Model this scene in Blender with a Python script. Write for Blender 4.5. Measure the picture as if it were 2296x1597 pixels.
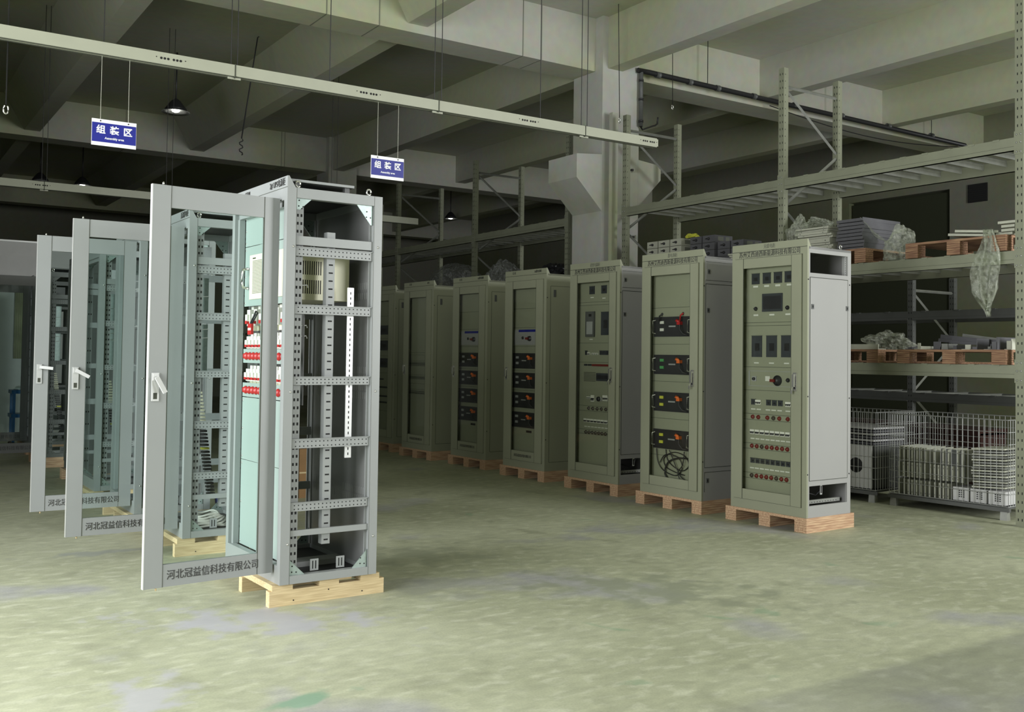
import bpy, math, random
from mathutils import Matrix, Vector, noise

for o in list(bpy.data.objects):
    bpy.data.objects.remove(o)
SC = bpy.context.scene
COL = SC.collection
random.seed(7)
PI = math.pi

# ------------------------------------------------------------------ camera
# 35 mm lens, eye height 1.40 m; +X runs away to the right, +Y away to the left
F_PX, CY = 2228.5, 729.2
PITCH, ROLL, YAW = 0.0306677, 0.0135702, 0.9868056
fw = Vector((math.cos(YAW) * math.cos(PITCH), math.sin(YAW) * math.cos(PITCH), math.sin(PITCH)))
rt0 = Vector((math.sin(YAW), -math.cos(YAW), 0))
up0 = rt0.cross(fw)
rt = rt0 * math.cos(ROLL) + up0 * math.sin(ROLL)
up = -rt0 * math.sin(ROLL) + up0 * math.cos(ROLL)
cd = bpy.data.cameras.new('camera')
cam = bpy.data.objects.new('camera', cd)
COL.objects.link(cam)
m = Matrix((rt, up, -fw)).transposed().to_4x4()
m.translation = Vector((0, 0, 1.39845))
cam.matrix_world = m
cd.sensor_width = 36
cd.lens = F_PX * 36 / 2296
cd.shift_y = -(798.5 - CY) / 2296
cd.clip_end = 200
SC.camera = cam

# ------------------------------------------------------------------ light
SC.view_settings.view_transform = 'Standard'
SC.view_settings.look = 'None'
SC.view_settings.gamma = 1
SC.view_settings.exposure = 0.0
SC.view_settings.use_curve_mapping = False
w = bpy.data.worlds.new('world')
SC.world = w
w.use_nodes = True
w.node_tree.nodes['Background'].inputs[0].default_value = (0.62, 0.72, 0.80, 1)
w.node_tree.nodes['Background'].inputs[1].default_value = 1.0
SC.cycles.use_denoising = True
SC.cycles.max_bounces = 6
SC.cycles.transparent_max_bounces = 16
SC.cycles.caustics_reflective = False
SC.cycles.caustics_refractive = False


def area(name, loc, direction, sx, sy, power, color, spread=180):
    d = bpy.data.lights.new(name, 'AREA')
    d.shape = 'RECTANGLE'
    d.size, d.size_y = sx, sy
    d.energy = power
    d.color = color
    d.spread = math.radians(spread)
    o = bpy.data.objects.new(name, d)
    COL.objects.link(o)
    o.location = loc
    o.rotation_euler = Vector(direction).to_track_quat('-Z', 'Y').to_euler()
    return o


# daylight entering by the big roller-door opening in the left wall and the window band behind the camera
area('daylight_roller_door', (-2.9, 4.1, 2.1), (1, 0.0, -0.30), 6.0, 3.9, 600, (0.98, 0.99, 1.0), 150)
area('daylight_window_band', (9.4, -2.95, 2.9), (-0.28, 1, 0.25), 3.1, 3.4, 900, (0.98, 0.99, 1.0))


# ------------------------------------------------------------------ materials
def new_mat(name):
    mt = bpy.data.materials.new(name)
    mt.use_nodes = True
    nt = mt.node_tree
    return mt, nt, nt.nodes['Principled BSDF']


def flat(name, col, rough=0.5, metal=0.0, var=0.0, scale=6.0, bump=0.0, spec=0.5, col2=None):
    mt, nt, b = new_mat(name)
    b.inputs['Base Color'].default_value = (*col, 1)
    b.inputs['Roughness'].default_value = rough
    b.inputs['Metallic'].default_value = metal
    b.inputs['Specular IOR Level'].default_value = spec
    if var or col2 or bump:
        tc = nt.nodes.new('ShaderNodeTexCoord')
        nz = nt.nodes.new('ShaderNodeTexNoise')
        nz.inputs['Scale'].default_value = scale
        nz.inputs['Detail'].default_value = 6
        nt.links.new(tc.outputs['Object'], nz.inputs['Vector'])
        if var or col2:
            rp = nt.nodes.new('ShaderNodeValToRGB')
            c2 = col2 or tuple(max(0, c * (1 - var)) for c in col)
            rp.color_ramp.elements[0].position = 0.35
            rp.color_ramp.elements[1].position = 0.65
            rp.color_ramp.elements[0].color = (*c2, 1)
            rp.color_ramp.elements[1].color = (*col, 1)
            nt.links.new(nz.outputs['Fac'], rp.inputs['Fac'])
            nt.links.new(rp.outputs['Color'], b.inputs['Base Color'])
        if bump:
            bp = nt.nodes.new('ShaderNodeBump')
            bp.inputs['Strength'].default_value = bump
            bp.inputs['Distance'].default_value = 0.01
            nt.links.new(nz.outputs['Fac'], bp.inputs['Height'])
            nt.links.new(bp.outputs['Normal'], b.inputs['Normal'])
    return mt


def glassy(name, tint, gloss=0.08, rough=0.03, alpha_t=1.0):
    mt = bpy.data.materials.new(name)
    mt.use_nodes = True
    nt = mt.node_tree
    nt.nodes.clear()
    out = nt.nodes.new('ShaderNodeOutputMaterial')
    tr = nt.nodes.new('ShaderNodeBsdfTransparent')
    tr.inputs[0].default_value = (*tint, 1)
    gl = nt.nodes.new('ShaderNodeBsdfGlossy')
    gl.inputs['Roughness'].default_value = rough
    lw = nt.nodes.new('ShaderNodeLayerWeight')
    lw.inputs['Blend'].default_value = 0.5
    fr = nt.nodes.new('ShaderNodeMath')
    fr.operation = 'POWER'
    fr.inputs[1].default_value = 4.5
    nt.links.new(lw.outputs['Facing'], fr.inputs[0])
    mx = nt.nodes.new('ShaderNodeMixShader')
    mul = nt.nodes.new('ShaderNodeMath')
    mul.operation = 'ADD'
    mul.inputs[1].default_value = gloss
    nt.links.new(fr.outputs[0], mul.inputs[0])
    nt.links.new(mul.outputs[0], mx.inputs[0])
    nt.links.new(tr.outputs[0], mx.inputs[1])
    nt.links.new(gl.outputs[0], mx.inputs[2])
    nt.links.new(mx.outputs[0], out.inputs[0])
    return mt


def film(name, tint, body=0.25):
    mt = bpy.data.materials.new(name)
    mt.use_nodes = True
    nt = mt.node_tree
    nt.nodes.clear()
    out = nt.nodes.new('ShaderNodeOutputMaterial')
    tr = nt.nodes.new('ShaderNodeBsdfTransparent')
    tr.inputs[0].default_value = (0.9, 0.92, 0.88, 1)
    pb = nt.nodes.new('ShaderNodeBsdfPrincipled')
    pb.inputs['Base Color'].default_value = (*tint, 1)
    pb.inputs['Roughness'].default_value = 0.12
    pb.inputs['Specular IOR Level'].default_value = 1.0
    tc = nt.nodes.new('ShaderNodeTexCoord')
    nz = nt.nodes.new('ShaderNodeTexNoise')
    nz.inputs['Scale'].default_value = 28
    nz.inputs['Detail'].default_value = 4
    nt.links.new(tc.outputs['Object'], nz.inputs['Vector'])
    rp = nt.nodes.new('ShaderNodeMapRange')
    rp.inputs['From Min'].default_value = 0.35
    rp.inputs['From Max'].default_value = 0.7
    rp.inputs['To Min'].default_value = body * 0.5
    rp.inputs['To Max'].default_value = body * 2.2
    nt.links.new(nz.outputs['Fac'], rp.inputs['Value'])
    bp = nt.nodes.new('ShaderNodeBump')
    bp.inputs['Strength'].default_value = 0.9
    bp.inputs['Distance'].default_value = 0.02
    nt.links.new(nz.outputs['Fac'], bp.inputs['Height'])
    nt.links.new(bp.outputs['Normal'], pb.inputs['Normal'])
    mx = nt.nodes.new('ShaderNodeMixShader')
    nt.links.new(rp.outputs[0], mx.inputs[0])
    nt.links.new(tr.outputs[0], mx.inputs[1])
    nt.links.new(pb.outputs[0], mx.inputs[2])
    nt.links.new(mx.outputs[0], out.inputs[0])
    return mt


def emit(name, col, strength):
    mt, nt, b = new_mat(name)
    b.inputs['Base Color'].default_value = (*col, 1)
    b.inputs['Emission Color'].default_value = (*col, 1)
    b.inputs['Emission Strength'].default_value = strength
    return mt


def concrete(name, c1, c2, scale=0.5, rough=0.9):
    """painted concrete: two close tones in large blotches plus fine grain"""
    mt, nt, b = new_mat(name)
    tc = nt.nodes.new('ShaderNodeTexCoord')
    n1 = nt.nodes.new('ShaderNodeTexNoise')
    n1.inputs['Scale'].default_value = scale
    n1.inputs['Detail'].default_value = 4
    n2 = nt.nodes.new('ShaderNodeTexNoise')
    n2.inputs['Scale'].default_value = 9
    n2.inputs['Detail'].default_value = 8
    nt.links.new(tc.outputs['Object'], n1.inputs['Vector'])
    nt.links.new(tc.outputs['Object'], n2.inputs['Vector'])
    rp = nt.nodes.new('ShaderNodeValToRGB')
    rp.color_ramp.elements[0].position = 0.42
    rp.color_ramp.elements[1].position = 0.58
    rp.color_ramp.elements[0].color = (*c1, 1)
    rp.color_ramp.elements[1].color = (*c2, 1)
    nt.links.new(n1.outputs['Fac'], rp.inputs['Fac'])
    mx = nt.nodes.new('ShaderNodeMix')
    mx.data_type = 'RGBA'
    mx.blend_type = 'MULTIPLY'
    mx.inputs['Factor'].default_value = 0.25
    nt.links.new(rp.outputs['Color'], mx.inputs['A'])
    nt.links.new(n2.outputs['Color'], mx.inputs['B'])
    nt.links.new(mx.outputs['Result'], b.inputs['Base Color'])
    bp = nt.nodes.new('ShaderNodeBump')
    bp.inputs['Strength'].default_value = 0.15
    bp.inputs['Distance'].default_value = 0.01
    nt.links.new(n2.outputs['Fac'], bp.inputs['Height'])
    nt.links.new(bp.outputs['Normal'], b.inputs['Normal'])
    b.inputs['Roughness'].default_value = rough
    return mt


def floor_material():
    mt, nt, b = new_mat('worn_epoxy_floor')
    L = nt.links.new
    tc = nt.nodes.new('ShaderNodeTexCoord')

    def nz(scale, detail, dist=0.0, sx=1, sy=1):
        mp = nt.nodes.new('ShaderNodeMapping')
        mp.inputs['Scale'].default_value = (sx, sy, 1)
        L(tc.outputs['Object'], mp.inputs['Vector'])
        n = nt.nodes.new('ShaderNodeTexNoise')
        n.inputs['Scale'].default_value = scale
        n.inputs['Detail'].default_value = detail
        n.inputs['Distortion'].default_value = dist
        L(mp.outputs[0], n.inputs['Vector'])
        return n.outputs['Fac']

    def ramp(src, p0, p1, c0, c1):
        r = nt.nodes.new('ShaderNodeValToRGB')
        r.color_ramp.elements[0].position = p0
        r.color_ramp.elements[1].position = p1
        r.color_ramp.elements[0].color = (*c0, 1)
        r.color_ramp.elements[1].color = (*c1, 1)
        L(src, r.inputs['Fac'])
        return r.outputs['Color']

    def mixc(fac, a, bb, mode='MIX'):
        x = nt.nodes.new('ShaderNodeMix')
        x.data_type = 'RGBA'
        x.blend_type = mode
        if isinstance(fac, float):
            x.inputs['Factor'].default_value = fac
        else:
            L(fac, x.inputs['Factor'])
        L(a, x.inputs['A'])
        if isinstance(bb, tuple):
            x.inputs['B'].default_value = (*bb, 1)
        else:
            L(bb, x.inputs['B'])
        return x.outputs['Result']

    base = ramp(nz(0.7, 6), 0.38, 0.64, (0.36, 0.377, 0.255), (0.455, 0.472, 0.335))
    # scuffs: short pale scratches and dark grime
    s1 = ramp(nz(14, 12, 0.3, 0.6, 1.0), 0.52, 0.68, (0, 0, 0), (0.55, 0.55, 0.55))
    base = mixc(s1, base, (0.56, 0.575, 0.44))
    s2 = ramp(nz(3.2, 12, 0.5, 1.0, 0.8), 0.56, 0.72, (0, 0, 0), (0.55, 0.55, 0.55))
    base = mixc(s2, base, (0.27, 0.28, 0.19))
    # bare grey-blue patches where the coating has worn through
    s3 = ramp(nz(0.9, 9, 0.2), 0.57, 0.66, (0, 0, 0), (0.75, 0.75, 0.75))
    base = mixc(s3, base, (0.345, 0.345, 0.36))
    # trowel streaks running across the hall, fine and irregular
    s5 = ramp(nz(16, 15, 0.1, 0.55, 1.0), 0.36, 0.64, (0.90, 0.90, 0.90), (1.06, 1.06, 1.05))
    base = mixc(1.0, base, s5, 'MULTIPLY')
    s6 = ramp(nz(90, 8, 0.0, 1.0, 1.0), 0.35, 0.6, (0.93, 0.93, 0.93), (1.03, 1.03, 1.03))
    base = mixc(1.0, base, s6, 'MULTIPLY')
    # worn stains and darker patches with a place of their own: centre, size, turn, colour, strength
    geo = tc.outputs['Object']
    edge = nz(5.5, 14, 0.15)
    for (sx_, sy_, ax, ay, rot, colr, amt) in (
            (1.82, 5.05, .62, .30, -.55, (0.42, 0.42, 0.45), 0.85), (1.03, 4.20, .20, .24, .6, (0.42, 0.42, 0.44), 0.8),
            (1.52, 3.82, .30, .07, .1, (0.20, 0.34, 0.23), 0.8), (1.44, 7.32, .36, .10, -.1, (0.27, 0.29, 0.28), 0.6),
            (4.05, 4.55, .75, .40, -.9, (0.25, 0.27, 0.19), 0.75), (3.2, 6.2, .8, .35, -.5, (0.26, 0.28, 0.20), 0.6), (2.9, 5.3, .5, .22, .2, (0.27, 0.28, 0.24), 0.5)):
        mp = nt.nodes.new('ShaderNodeMapping')
        mp.vector_type = 'TEXTURE'
        mp.inputs['Location'].default_value = (sx_, sy_, 0)
        mp.inputs['Rotation'].default_value = (0, 0, rot)
        mp.inputs['Scale'].default_value = (ax, ay, 10)
        L(geo, mp.inputs['Vector'])
        ln = nt.nodes.new('ShaderNodeVectorMath')
        ln.operation = 'LENGTH'
        L(mp.outputs[0], ln.inputs[0])
        ad = nt.nodes.new('ShaderNodeMath')
        ad.operation = 'MULTIPLY_ADD'
        ad.inputs[1].default_value = 4.5
        L(edge, ad.inputs[0])
        L(ln.outputs['Value'], ad.inputs[2])
        rg = nt.nodes.new('ShaderNodeMapRange')
        rg.inputs['From Min'].default_value = 3.25
        rg.inputs['From Max'].default_value = 2.55
        rg.inputs['To Max'].default_value = amt
        L(ad.outputs[0], rg.inputs['Value'])
        base = mixc(rg.outputs[0], base, colr)
    s4 = ramp(nz(1.7, 6, 0.8, 1, 1), 0.68, 0.72, (0, 0, 0), (0.5, 0.5, 0.5))
    base = mixc(s4, base, (0.20, 0.32, 0.20))
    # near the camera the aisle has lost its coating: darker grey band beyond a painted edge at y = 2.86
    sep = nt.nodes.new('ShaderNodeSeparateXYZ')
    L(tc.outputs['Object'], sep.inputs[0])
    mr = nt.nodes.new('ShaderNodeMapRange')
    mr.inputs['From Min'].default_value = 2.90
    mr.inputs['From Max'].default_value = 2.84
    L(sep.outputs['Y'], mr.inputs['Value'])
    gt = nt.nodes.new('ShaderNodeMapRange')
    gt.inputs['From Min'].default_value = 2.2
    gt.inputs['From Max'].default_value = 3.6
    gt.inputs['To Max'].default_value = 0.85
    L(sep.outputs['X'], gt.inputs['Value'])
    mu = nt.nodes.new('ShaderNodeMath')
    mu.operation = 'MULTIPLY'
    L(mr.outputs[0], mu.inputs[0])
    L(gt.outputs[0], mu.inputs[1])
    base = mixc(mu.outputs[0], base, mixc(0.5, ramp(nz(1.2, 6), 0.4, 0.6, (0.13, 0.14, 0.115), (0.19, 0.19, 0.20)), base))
    L(base, b.inputs['Base Color'])
    rr = nt.nodes.new('ShaderNodeMapRange')
    rr.inputs['To Min'].default_value = 0.35
    rr.inputs['To Max'].default_value = 0.75
    L(nz(3, 6), rr.inputs['Value'])
    L(rr.outputs[0], b.inputs['Roughness'])
    bp = nt.nodes.new('ShaderNodeBump')
    bp.inputs['Strength'].default_value = 0.08
    bp.inputs['Distance'].default_value = 0.004
    L(nz(40, 10), bp.inputs['Height'])
    L(bp.outputs['Normal'], b.inputs['Normal'])
    return mt


def wood(name, c1, c2, axis=0, scale=3.0):
    mt, nt, b = new_mat(name)
    tc = nt.nodes.new('ShaderNodeTexCoord')
    mp = nt.nodes.new('ShaderNodeMapping')
    s = [22, 22, 40]
    s[axis] = 2
    mp.inputs['Scale'].default_value = s
    n = nt.nodes.new('ShaderNodeTexNoise')
    n.inputs['Scale'].default_value = scale
    n.inputs['Detail'].default_value = 5
    nt.links.new(tc.outputs['Object'], mp.inputs[0])
    nt.links.new(mp.outputs[0], n.inputs['Vector'])
    rp = nt.nodes.new('ShaderNodeValToRGB')
    rp.color_ramp.elements[0].position = 0.4
    rp.color_ramp.elements[1].position = 0.62
    rp.color_ramp.elements[0].color = (*c1, 1)
    rp.color_ramp.elements[1].color = (*c2, 1)
    nt.links.new(n.outputs['Fac'], rp.inputs[0])
    nt.links.new(rp.outputs[0], b.inputs['Base Color'])
    b.inputs['Roughness'].default_value = 0.75
    return mt


M = {}
M['floor'] = floor_material()
M['concrete'] = concrete('painted_concrete', (0.50, 0.52, 0.35), (0.52, 0.52, 0.45))
M['column'] = concrete('column_concrete', (0.50, 0.51, 0.41), (0.56, 0.56, 0.52), 1.2)
M['wall'] = concrete('wall_paint', (0.22, 0.235, 0.13), (0.25, 0.25, 0.20), 0.4)
M['wall_dark'] = flat('dark_recess', (0.035, 0.04, 0.02), 0.9)
M['cab'] = flat('cabinet_paint', (0.29, 0.303, 0.215), 0.42, var=0.06, scale=1.5)
M['cabgrey'] = flat('cabinet_side_paint', (0.33, 0.33, 0.32), 0.42, var=0.05, scale=1.2)
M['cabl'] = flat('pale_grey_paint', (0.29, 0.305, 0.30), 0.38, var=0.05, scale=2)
M['cabin'] = flat('grey_steel_inside', (0.34, 0.35, 0.34), 0.45, var=0.1)
M['inwall'] = flat('cabinet_inner_wall', (0.22, 0.225, 0.22), 0.4, var=0.1)
M['zinc'] = flat('zinc_plate', (0.36, 0.44, 0.41), 0.35, 0.5, var=0.15, scale=40)
M['teal'] = flat('pale_teal_panel', (0.31, 0.385, 0.355), 0.45, var=0.06, scale=2)
M['dcab'] = flat('dark_grey_with_shade', (0.10, 0.104, 0.10), 0.45, var=0.1)  # dark grey parts; on the far-left cabinets the shade is put into this colour
M['hole'] = flat('dark_hole', (0.012, 0.012, 0.012), 0.9)
M['seam'] = flat('seam_shadow_gap', (0.05, 0.055, 0.04), 0.9)
M['black'] = flat('black_plastic', (0.02, 0.02, 0.022), 0.4)
M['blackm'] = flat('black_steel', (0.03, 0.03, 0.03), 0.5, 0.3)
M['win'] = flat('meter_window', (0.045, 0.05, 0.055), 0.15, spec=0.8)
M['tag'] = flat('engraved_tag', (0.66, 0.67, 0.60), 0.3)
M['white'] = flat('white_plastic', (0.74, 0.74, 0.66), 0.4)
M['cream'] = flat('cream_panel', (0.72, 0.71, 0.52), 0.45)
M['red'] = flat('red_plastic', (0.45, 0.02, 0.02), 0.35)
M['dred'] = flat('dark_red_lens', (0.16, 0.02, 0.015), 0.3)
M['dgrn'] = flat('dull_lens', (0.06, 0.05, 0.035), 0.3)
M['orange'] = flat('orange_plug', (0.75, 0.16, 0.03), 0.4)
M['green'] = flat('green_plug', (0.08, 0.32, 0.10), 0.4)
M['yellow'] = flat('yellow_plastic', (0.55, 0.56, 0.06), 0.5)
M['chrome'] = flat('chrome', (0.70, 0.70, 0.66), 0.22, 0.9)
M['alu'] = flat('bright_aluminium', (0.68, 0.69, 0.68), 0.3, 0.4)
M['steel'] = flat('rack_steel', (0.30, 0.315, 0.23), 0.4, 0.25, var=0.08, scale=5)
M['galv'] = flat('galvanised_steel', (0.40, 0.41, 0.38), 0.35, 0.5, var=0.15, scale=12)
M['trunk'] = flat('painted_trunking', (0.36, 0.37, 0.285), 0.5, var=0.05)
M['text'] = flat('black_lettering', (0.03, 0.03, 0.028), 0.6)
M['faint'] = flat('grey_lettering', (0.17, 0.18, 0.14), 0.6)
M['signblue'] = flat('blue_sign_face', (0.005, 0.010, 0.22), 0.5)
M['signwhite'] = flat('white_sign_band', (0.80, 0.80, 0.80), 0.4)
M['pine'] = wood('pine_wood', (0.52, 0.40, 0.22), (0.66, 0.53, 0.31), 0)
M['ply'] = wood('plywood_block', (0.42, 0.25, 0.15), (0.60, 0.42, 0.26), 0)
M['plyred'] = wood('reddish_plywood', (0.20, 0.10, 0.06), (0.38, 0.23, 0.13), 1)
M['card'] = flat('brown_cardboard', (0.30, 0.17, 0.07), 0.8, var=0.2, scale=4)
M['glass'] = glassy('door_glass', (0.90, 0.955, 0.94), 0.02)
M['glassd'] = glassy('closed_door_glass', (0.95, 0.96, 0.94), 0.01, 0.04)
M['film'] = film('plastic_film', (0.62, 0.64, 0.55), 0.18)
M['filmd'] = film('grey_plastic_film', (0.30, 0.31, 0.30), 0.4)
M['bluep'] = flat('blue_enamel', (0.01, 0.10, 0.27), 0.35)
M['booth'] = flat('light_grey_booth', (0.55, 0.55, 0.54), 0.5, var=0.06)
M['curtain'] = flat('yellowed_curtain', (0.40, 0.40, 0.27), 0.8, var=0.3, scale=3)
M['led'] = emit('lamp_led', (1.0, 0.98, 0.9), 14)
M['dkblue'] = flat('dark_blue_cloth', (0.02, 0.03, 0.16), 0.7)
M['wire'] = flat('cage_wire', (0.45, 0.46, 0.45), 0.35, 0.6)
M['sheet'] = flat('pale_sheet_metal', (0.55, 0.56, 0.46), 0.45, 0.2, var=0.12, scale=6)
M['sheetd'] = flat('dark_and_shaded_sheet', (0.13, 0.13, 0.14), 0.5, 0.2, var=0.2, scale=6)  # dark metal pieces; on the upper-shelf piles it is shade put into the colour
M['wastered'] = flat('dark_red_paint', (0.022, 0.004, 0.003), 0.5)


# ------------------------------------------------------------------ mesh helpers
class MB:
    def __init__(s):
        s.v, s.f, s.mi, s.mats, s.sm = [], [], [], [], []

    def _m(s, mat):
        if mat not in s.mats:
            s.mats.append(mat)
        return s.mats.index(mat)

    def poly(s, pts, faces, mat, smooth=False, mx=None):
        b = len(s.v)
        k = s._m(mat)
        for p in pts:
            s.v.append(tuple(mx @ Vector(p)) if mx else tuple(p))
        for f in faces:
            s.f.append([b + i for i in f])
            s.mi.append(k)
            s.sm.append(smooth)
        return s

    def box(s, x0, y0, z0, x1, y1, z1, mat, mx=None):
        if x0 > x1: x0, x1 = x1, x0
        if y0 > y1: y0, y1 = y1, y0
        if z0 > z1: z0, z1 = z1, z0
        p = [(x0, y0, z0), (x1, y0, z0), (x1, y1, z0), (x0, y1, z0), (x0, y0, z1), (x1, y0, z1), (x1, y1, z1), (x0, y1, z1)]
        return s.poly(p, [(0, 3, 2, 1), (4, 5, 6, 7), (0, 1, 5, 4), (1, 2, 6, 5), (2, 3, 7, 6), (3, 0, 4, 7)], mat, mx=mx)

    def prism(s, prof, axis, a, b, mat, mx=None):
        """prof: list of 2-D points in the plane normal to axis (x: (y,z), y: (x,z), z: (x,y))"""
        def P(q, t):
            if axis == 'x': return (t, q[0], q[1])
            if axis == 'y': return (q[0], t, q[1])
            return (q[0], q[1], t)
        n = len(prof)
        pts = [P(q, a) for q in prof] + [P(q, b) for q in prof]
        fs = [tuple(range(n - 1, -1, -1)), tuple(range(n, 2 * n))]
        fs += [(i, (i + 1) % n, n + (i + 1) % n, n + i) for i in range(n)]
        return s.poly(pts, fs, mat, mx=mx)

    def tube(s, pts, r, mat, n=6, closed=False):
        pts = [Vector(p) for p in pts]
        rings = []
        up_ = Vector((0, 0, 1))
        N = len(pts)
        for i, p in enumerate(pts):
            t = (pts[(i + 1) % N] - pts[i - 1]) if closed else (pts[min(i + 1, N - 1)] - pts[max(i - 1, 0)])
            t.normalize()
            a = t.cross(up_)
            if a.length < 0.05:
                a = t.cross(Vector((1, 0, 0)))
            a.normalize()
            b = t.cross(a)
            rr = r[i] if isinstance(r, (list, tuple)) else r
            rings.append([p + (a * math.cos(2 * PI * k / n) + b * math.sin(2 * PI * k / n)) * rr for k in range(n)])
        v = [q for rg in rings for q in rg]
        f = []
        for i in range(N if closed else N - 1):
            j = (i + 1) % N
            for k in range(n):
                f.append((i * n + k, i * n + (k + 1) % n, j * n + (k + 1) % n, j * n + k))
        if not closed:
            f.append(tuple(range(n)))
            f.append(tuple(range((N - 1) * n + n - 1, (N - 1) * n - 1, -1)))
        return s.poly(v, f, mat, smooth=n > 5)

    def lathe(s, prof, mat, c=(0, 0, 0), n=20, mx=None, axis='z'):
        """prof: (r, h) pairs; revolve about axis"""
        v, f = [], []
        for r, h in prof:
            for k in range(n):
                a = 2 * PI * k / n
                q = (r * math.cos(a), r * math.sin(a), h)
                if axis == 'x': q = (-h, q[0], q[1])
                if axis == 'y': q = (q[0], -h, q[1])
                v.append((c[0] + q[0], c[1] + q[1], c[2] + q[2]))
        for i in range(len(prof) - 1):
            for k in range(n):
                f.append((i * n + k, i * n + (k + 1) % n, (i + 1) * n + (k + 1) % n, (i + 1) * n + k))
        f.append(tuple(range(n - 1, -1, -1)))
        f.append(tuple(range((len(prof) - 1) * n, len(prof) * n)))
        return s.poly(v, f, mat, smooth=True, mx=mx)

    def mesh(s, name):
        me = bpy.data.meshes.new(name)
        me.from_pydata(s.v, [], s.f)
        for k in s.mats:
            me.materials.append(M[k])
        me.polygons.foreach_set('material_index', s.mi)
        me.polygons.foreach_set('use_smooth', s.sm)
        me.update()
        return me

    def build(s, name, parent=None, label=None, loc=None, rz=0):
        o = bpy.data.objects.new(name, s.mesh(name))
        COL.objects.link(o)
        o.parent = parent
        if loc: o.location = loc
        if rz: o.rotation_euler = (0, 0, rz)
        if label: o['label'] = label
        return o


def tag(o, label, cat, group=None, kind=None):
    o['label'] = label
    o['category'] = cat
    if group: o['group'] = group
    if kind: o['kind'] = kind
    return o


def thing(name, label, cat, loc=(0, 0, 0), rz=0, group=None, kind=None):
    o = bpy.data.objects.new(name, None)
    o.empty_display_size = 0.1
    COL.objects.link(o)
    o.location = loc
    o.rotation_euler = (0, 0, rz)
    return tag(o, label, cat, group, kind)


def struct(o):
    o['kind'] = 'structure'
    return o


def copy_tree(o, parent=None):
    c = o.copy()
    COL.objects.link(c)
    c.parent = parent
    for ch in list(o.children):
        copy_tree(ch, c)
    return c


_fonts = {}


def text(name, body, size, mat, parent, origin, face='-x', align='CENTER', bold=0.0, squeeze=1.0, spacing=1.0, tilt=0):
    key = (body, size, mat, face, align, bold, squeeze, spacing, tilt)
    if key not in _fonts:
        cu = bpy.data.curves.new('lettering', 'FONT')
        cu.body = body
        cu.size = size
        cu.align_x = align
        cu.align_y = 'CENTER'
        cu.offset = bold
        cu.space_character = spacing
        cu.resolution_u = 2
        cu.extrude = 0.0006
        t = bpy.data.objects.new('lettering', cu)
        COL.objects.link(t)
        bpy.context.view_layer.update()
        me = bpy.data.meshes.new_from_object(t.evaluated_get(bpy.context.evaluated_depsgraph_get()))
        bpy.data.objects.remove(t)
        if face == '-x':
            mx = Matrix(((0, 0, -1), (-1, 0, 0), (0, 1, 0))).to_4x4()
        else:
            mx = Matrix(((1, 0, 0), (0, 0, -1), (0, 1, 0))).to_4x4()
        me.transform(mx @ Matrix.Diagonal((squeeze, 1, 1, 1)))
        me.materials.clear()
        me.materials.append(M[mat])
        _fonts[key] = me
    o = bpy.data.objects.new(name, _fonts[key])
    COL.objects.link(o)
    o.parent = parent
    o.location = origin
    return o


# ------------------------------------------------------------------ structure
ZC = 5.97            # ceiling underside
XW, XE, YS, YN = -3.0, 17.4, -3.1, 31.0
struct(MB().box(XW - .2, YS - .2, -.15, XE + .2, YN + .2, 0, 'floor').build('floor'))
struct(MB().box(XW - .2, YS - .2, ZC, XE + .2, YN + .2, ZC + .2, 'concrete').build('ceiling'))
b = MB()             # left wall with the roller-door opening
b.box(XW - .2, YS, 0, XW, 1.25, ZC, 'wall').box(XW - .2, 7.35, 0, XW, YN, ZC, 'wall').box(XW - .2, 1.25, 4.1, XW, 7.35, ZC, 'wall')
struct(b.build('wall_west'))
b = MB()             # wall behind the camera with the window band
b.box(XW, YS - .2, 0, XE, YS, 1.1, 'wall').box(XW, YS - .2, 4.7, XE, YS, ZC, 'wall')
b.box(XW, YS - .2, 1.1, 7.8, YS, 4.7, 'wall').box(11.0, YS - .2, 1.1, XE, YS, 4.7, 'wall')
struct(b.build('wall_south'))
b = MB()
b.box(XE, YS, 0, XE + .2, 11.2, ZC, 'wall').box(XE, 13.5, 0, XE + .2, YN, ZC, 'wall').box(XE, 11.2, 4.7, XE + .2, 13.5, ZC, 'wall')
b.box(XE + .15, 11.2, 0, XE + .2, 13.5, 4.7, 'wall_dark')
struct(b.build('wall_east'))
struct(MB().box(XW, YN, 0, XE, YN + .2, ZC, 'wall').build('wall_north'))
d = MB().box(XE + .05, 11.25, 0, XE + .1, 13.45, 4.65, 'wall_dark').build('door_1')
struct(d)
v = thing('wall_ventilator', 'small square black ventilator opening high on the grey far right wall', 'ventilator', (XE - .03, 10.62, 4.55))
MB().box(0, -.19, -.17, .03, .19, .17, 'hole').build('opening', v)
bb = MB()
for k in range(4):
    bb.box(-.012, -.17, -.14 + k * .08, 0, .17, -.12 + k * .08, 'blackm')
bb.build('louvre_blades', v)

# main beams along X (deep, with hairline joints)
beams = [(YS, None)]
k = 1
for y0 in (1.3, 10.51, 19.72, 28.9):
    b = MB().box(XW, y0, 5.25, XE, y0 + .5, ZC + .02, 'concrete')
    o = struct(b.build('trim_%d' % k)); k += 1
# joint lines where formwork boards met, on the two beams in view
b = MB()
for y0, xs in ((10.505, (4.36, 5.02, 7.05, 7.34)), (19.715, (4.18, 7.25, 7.32))):
    for x in xs:
        b.box(x, y0 - .002, 5.252, x + .008, y0 + .002, ZC, 'faint')
        b.box(x, y0, 5.247, x + .008, y0 + .5, 5.2505, 'faint')
struct(b.build('trim_%d' % k)); k += 1
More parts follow.
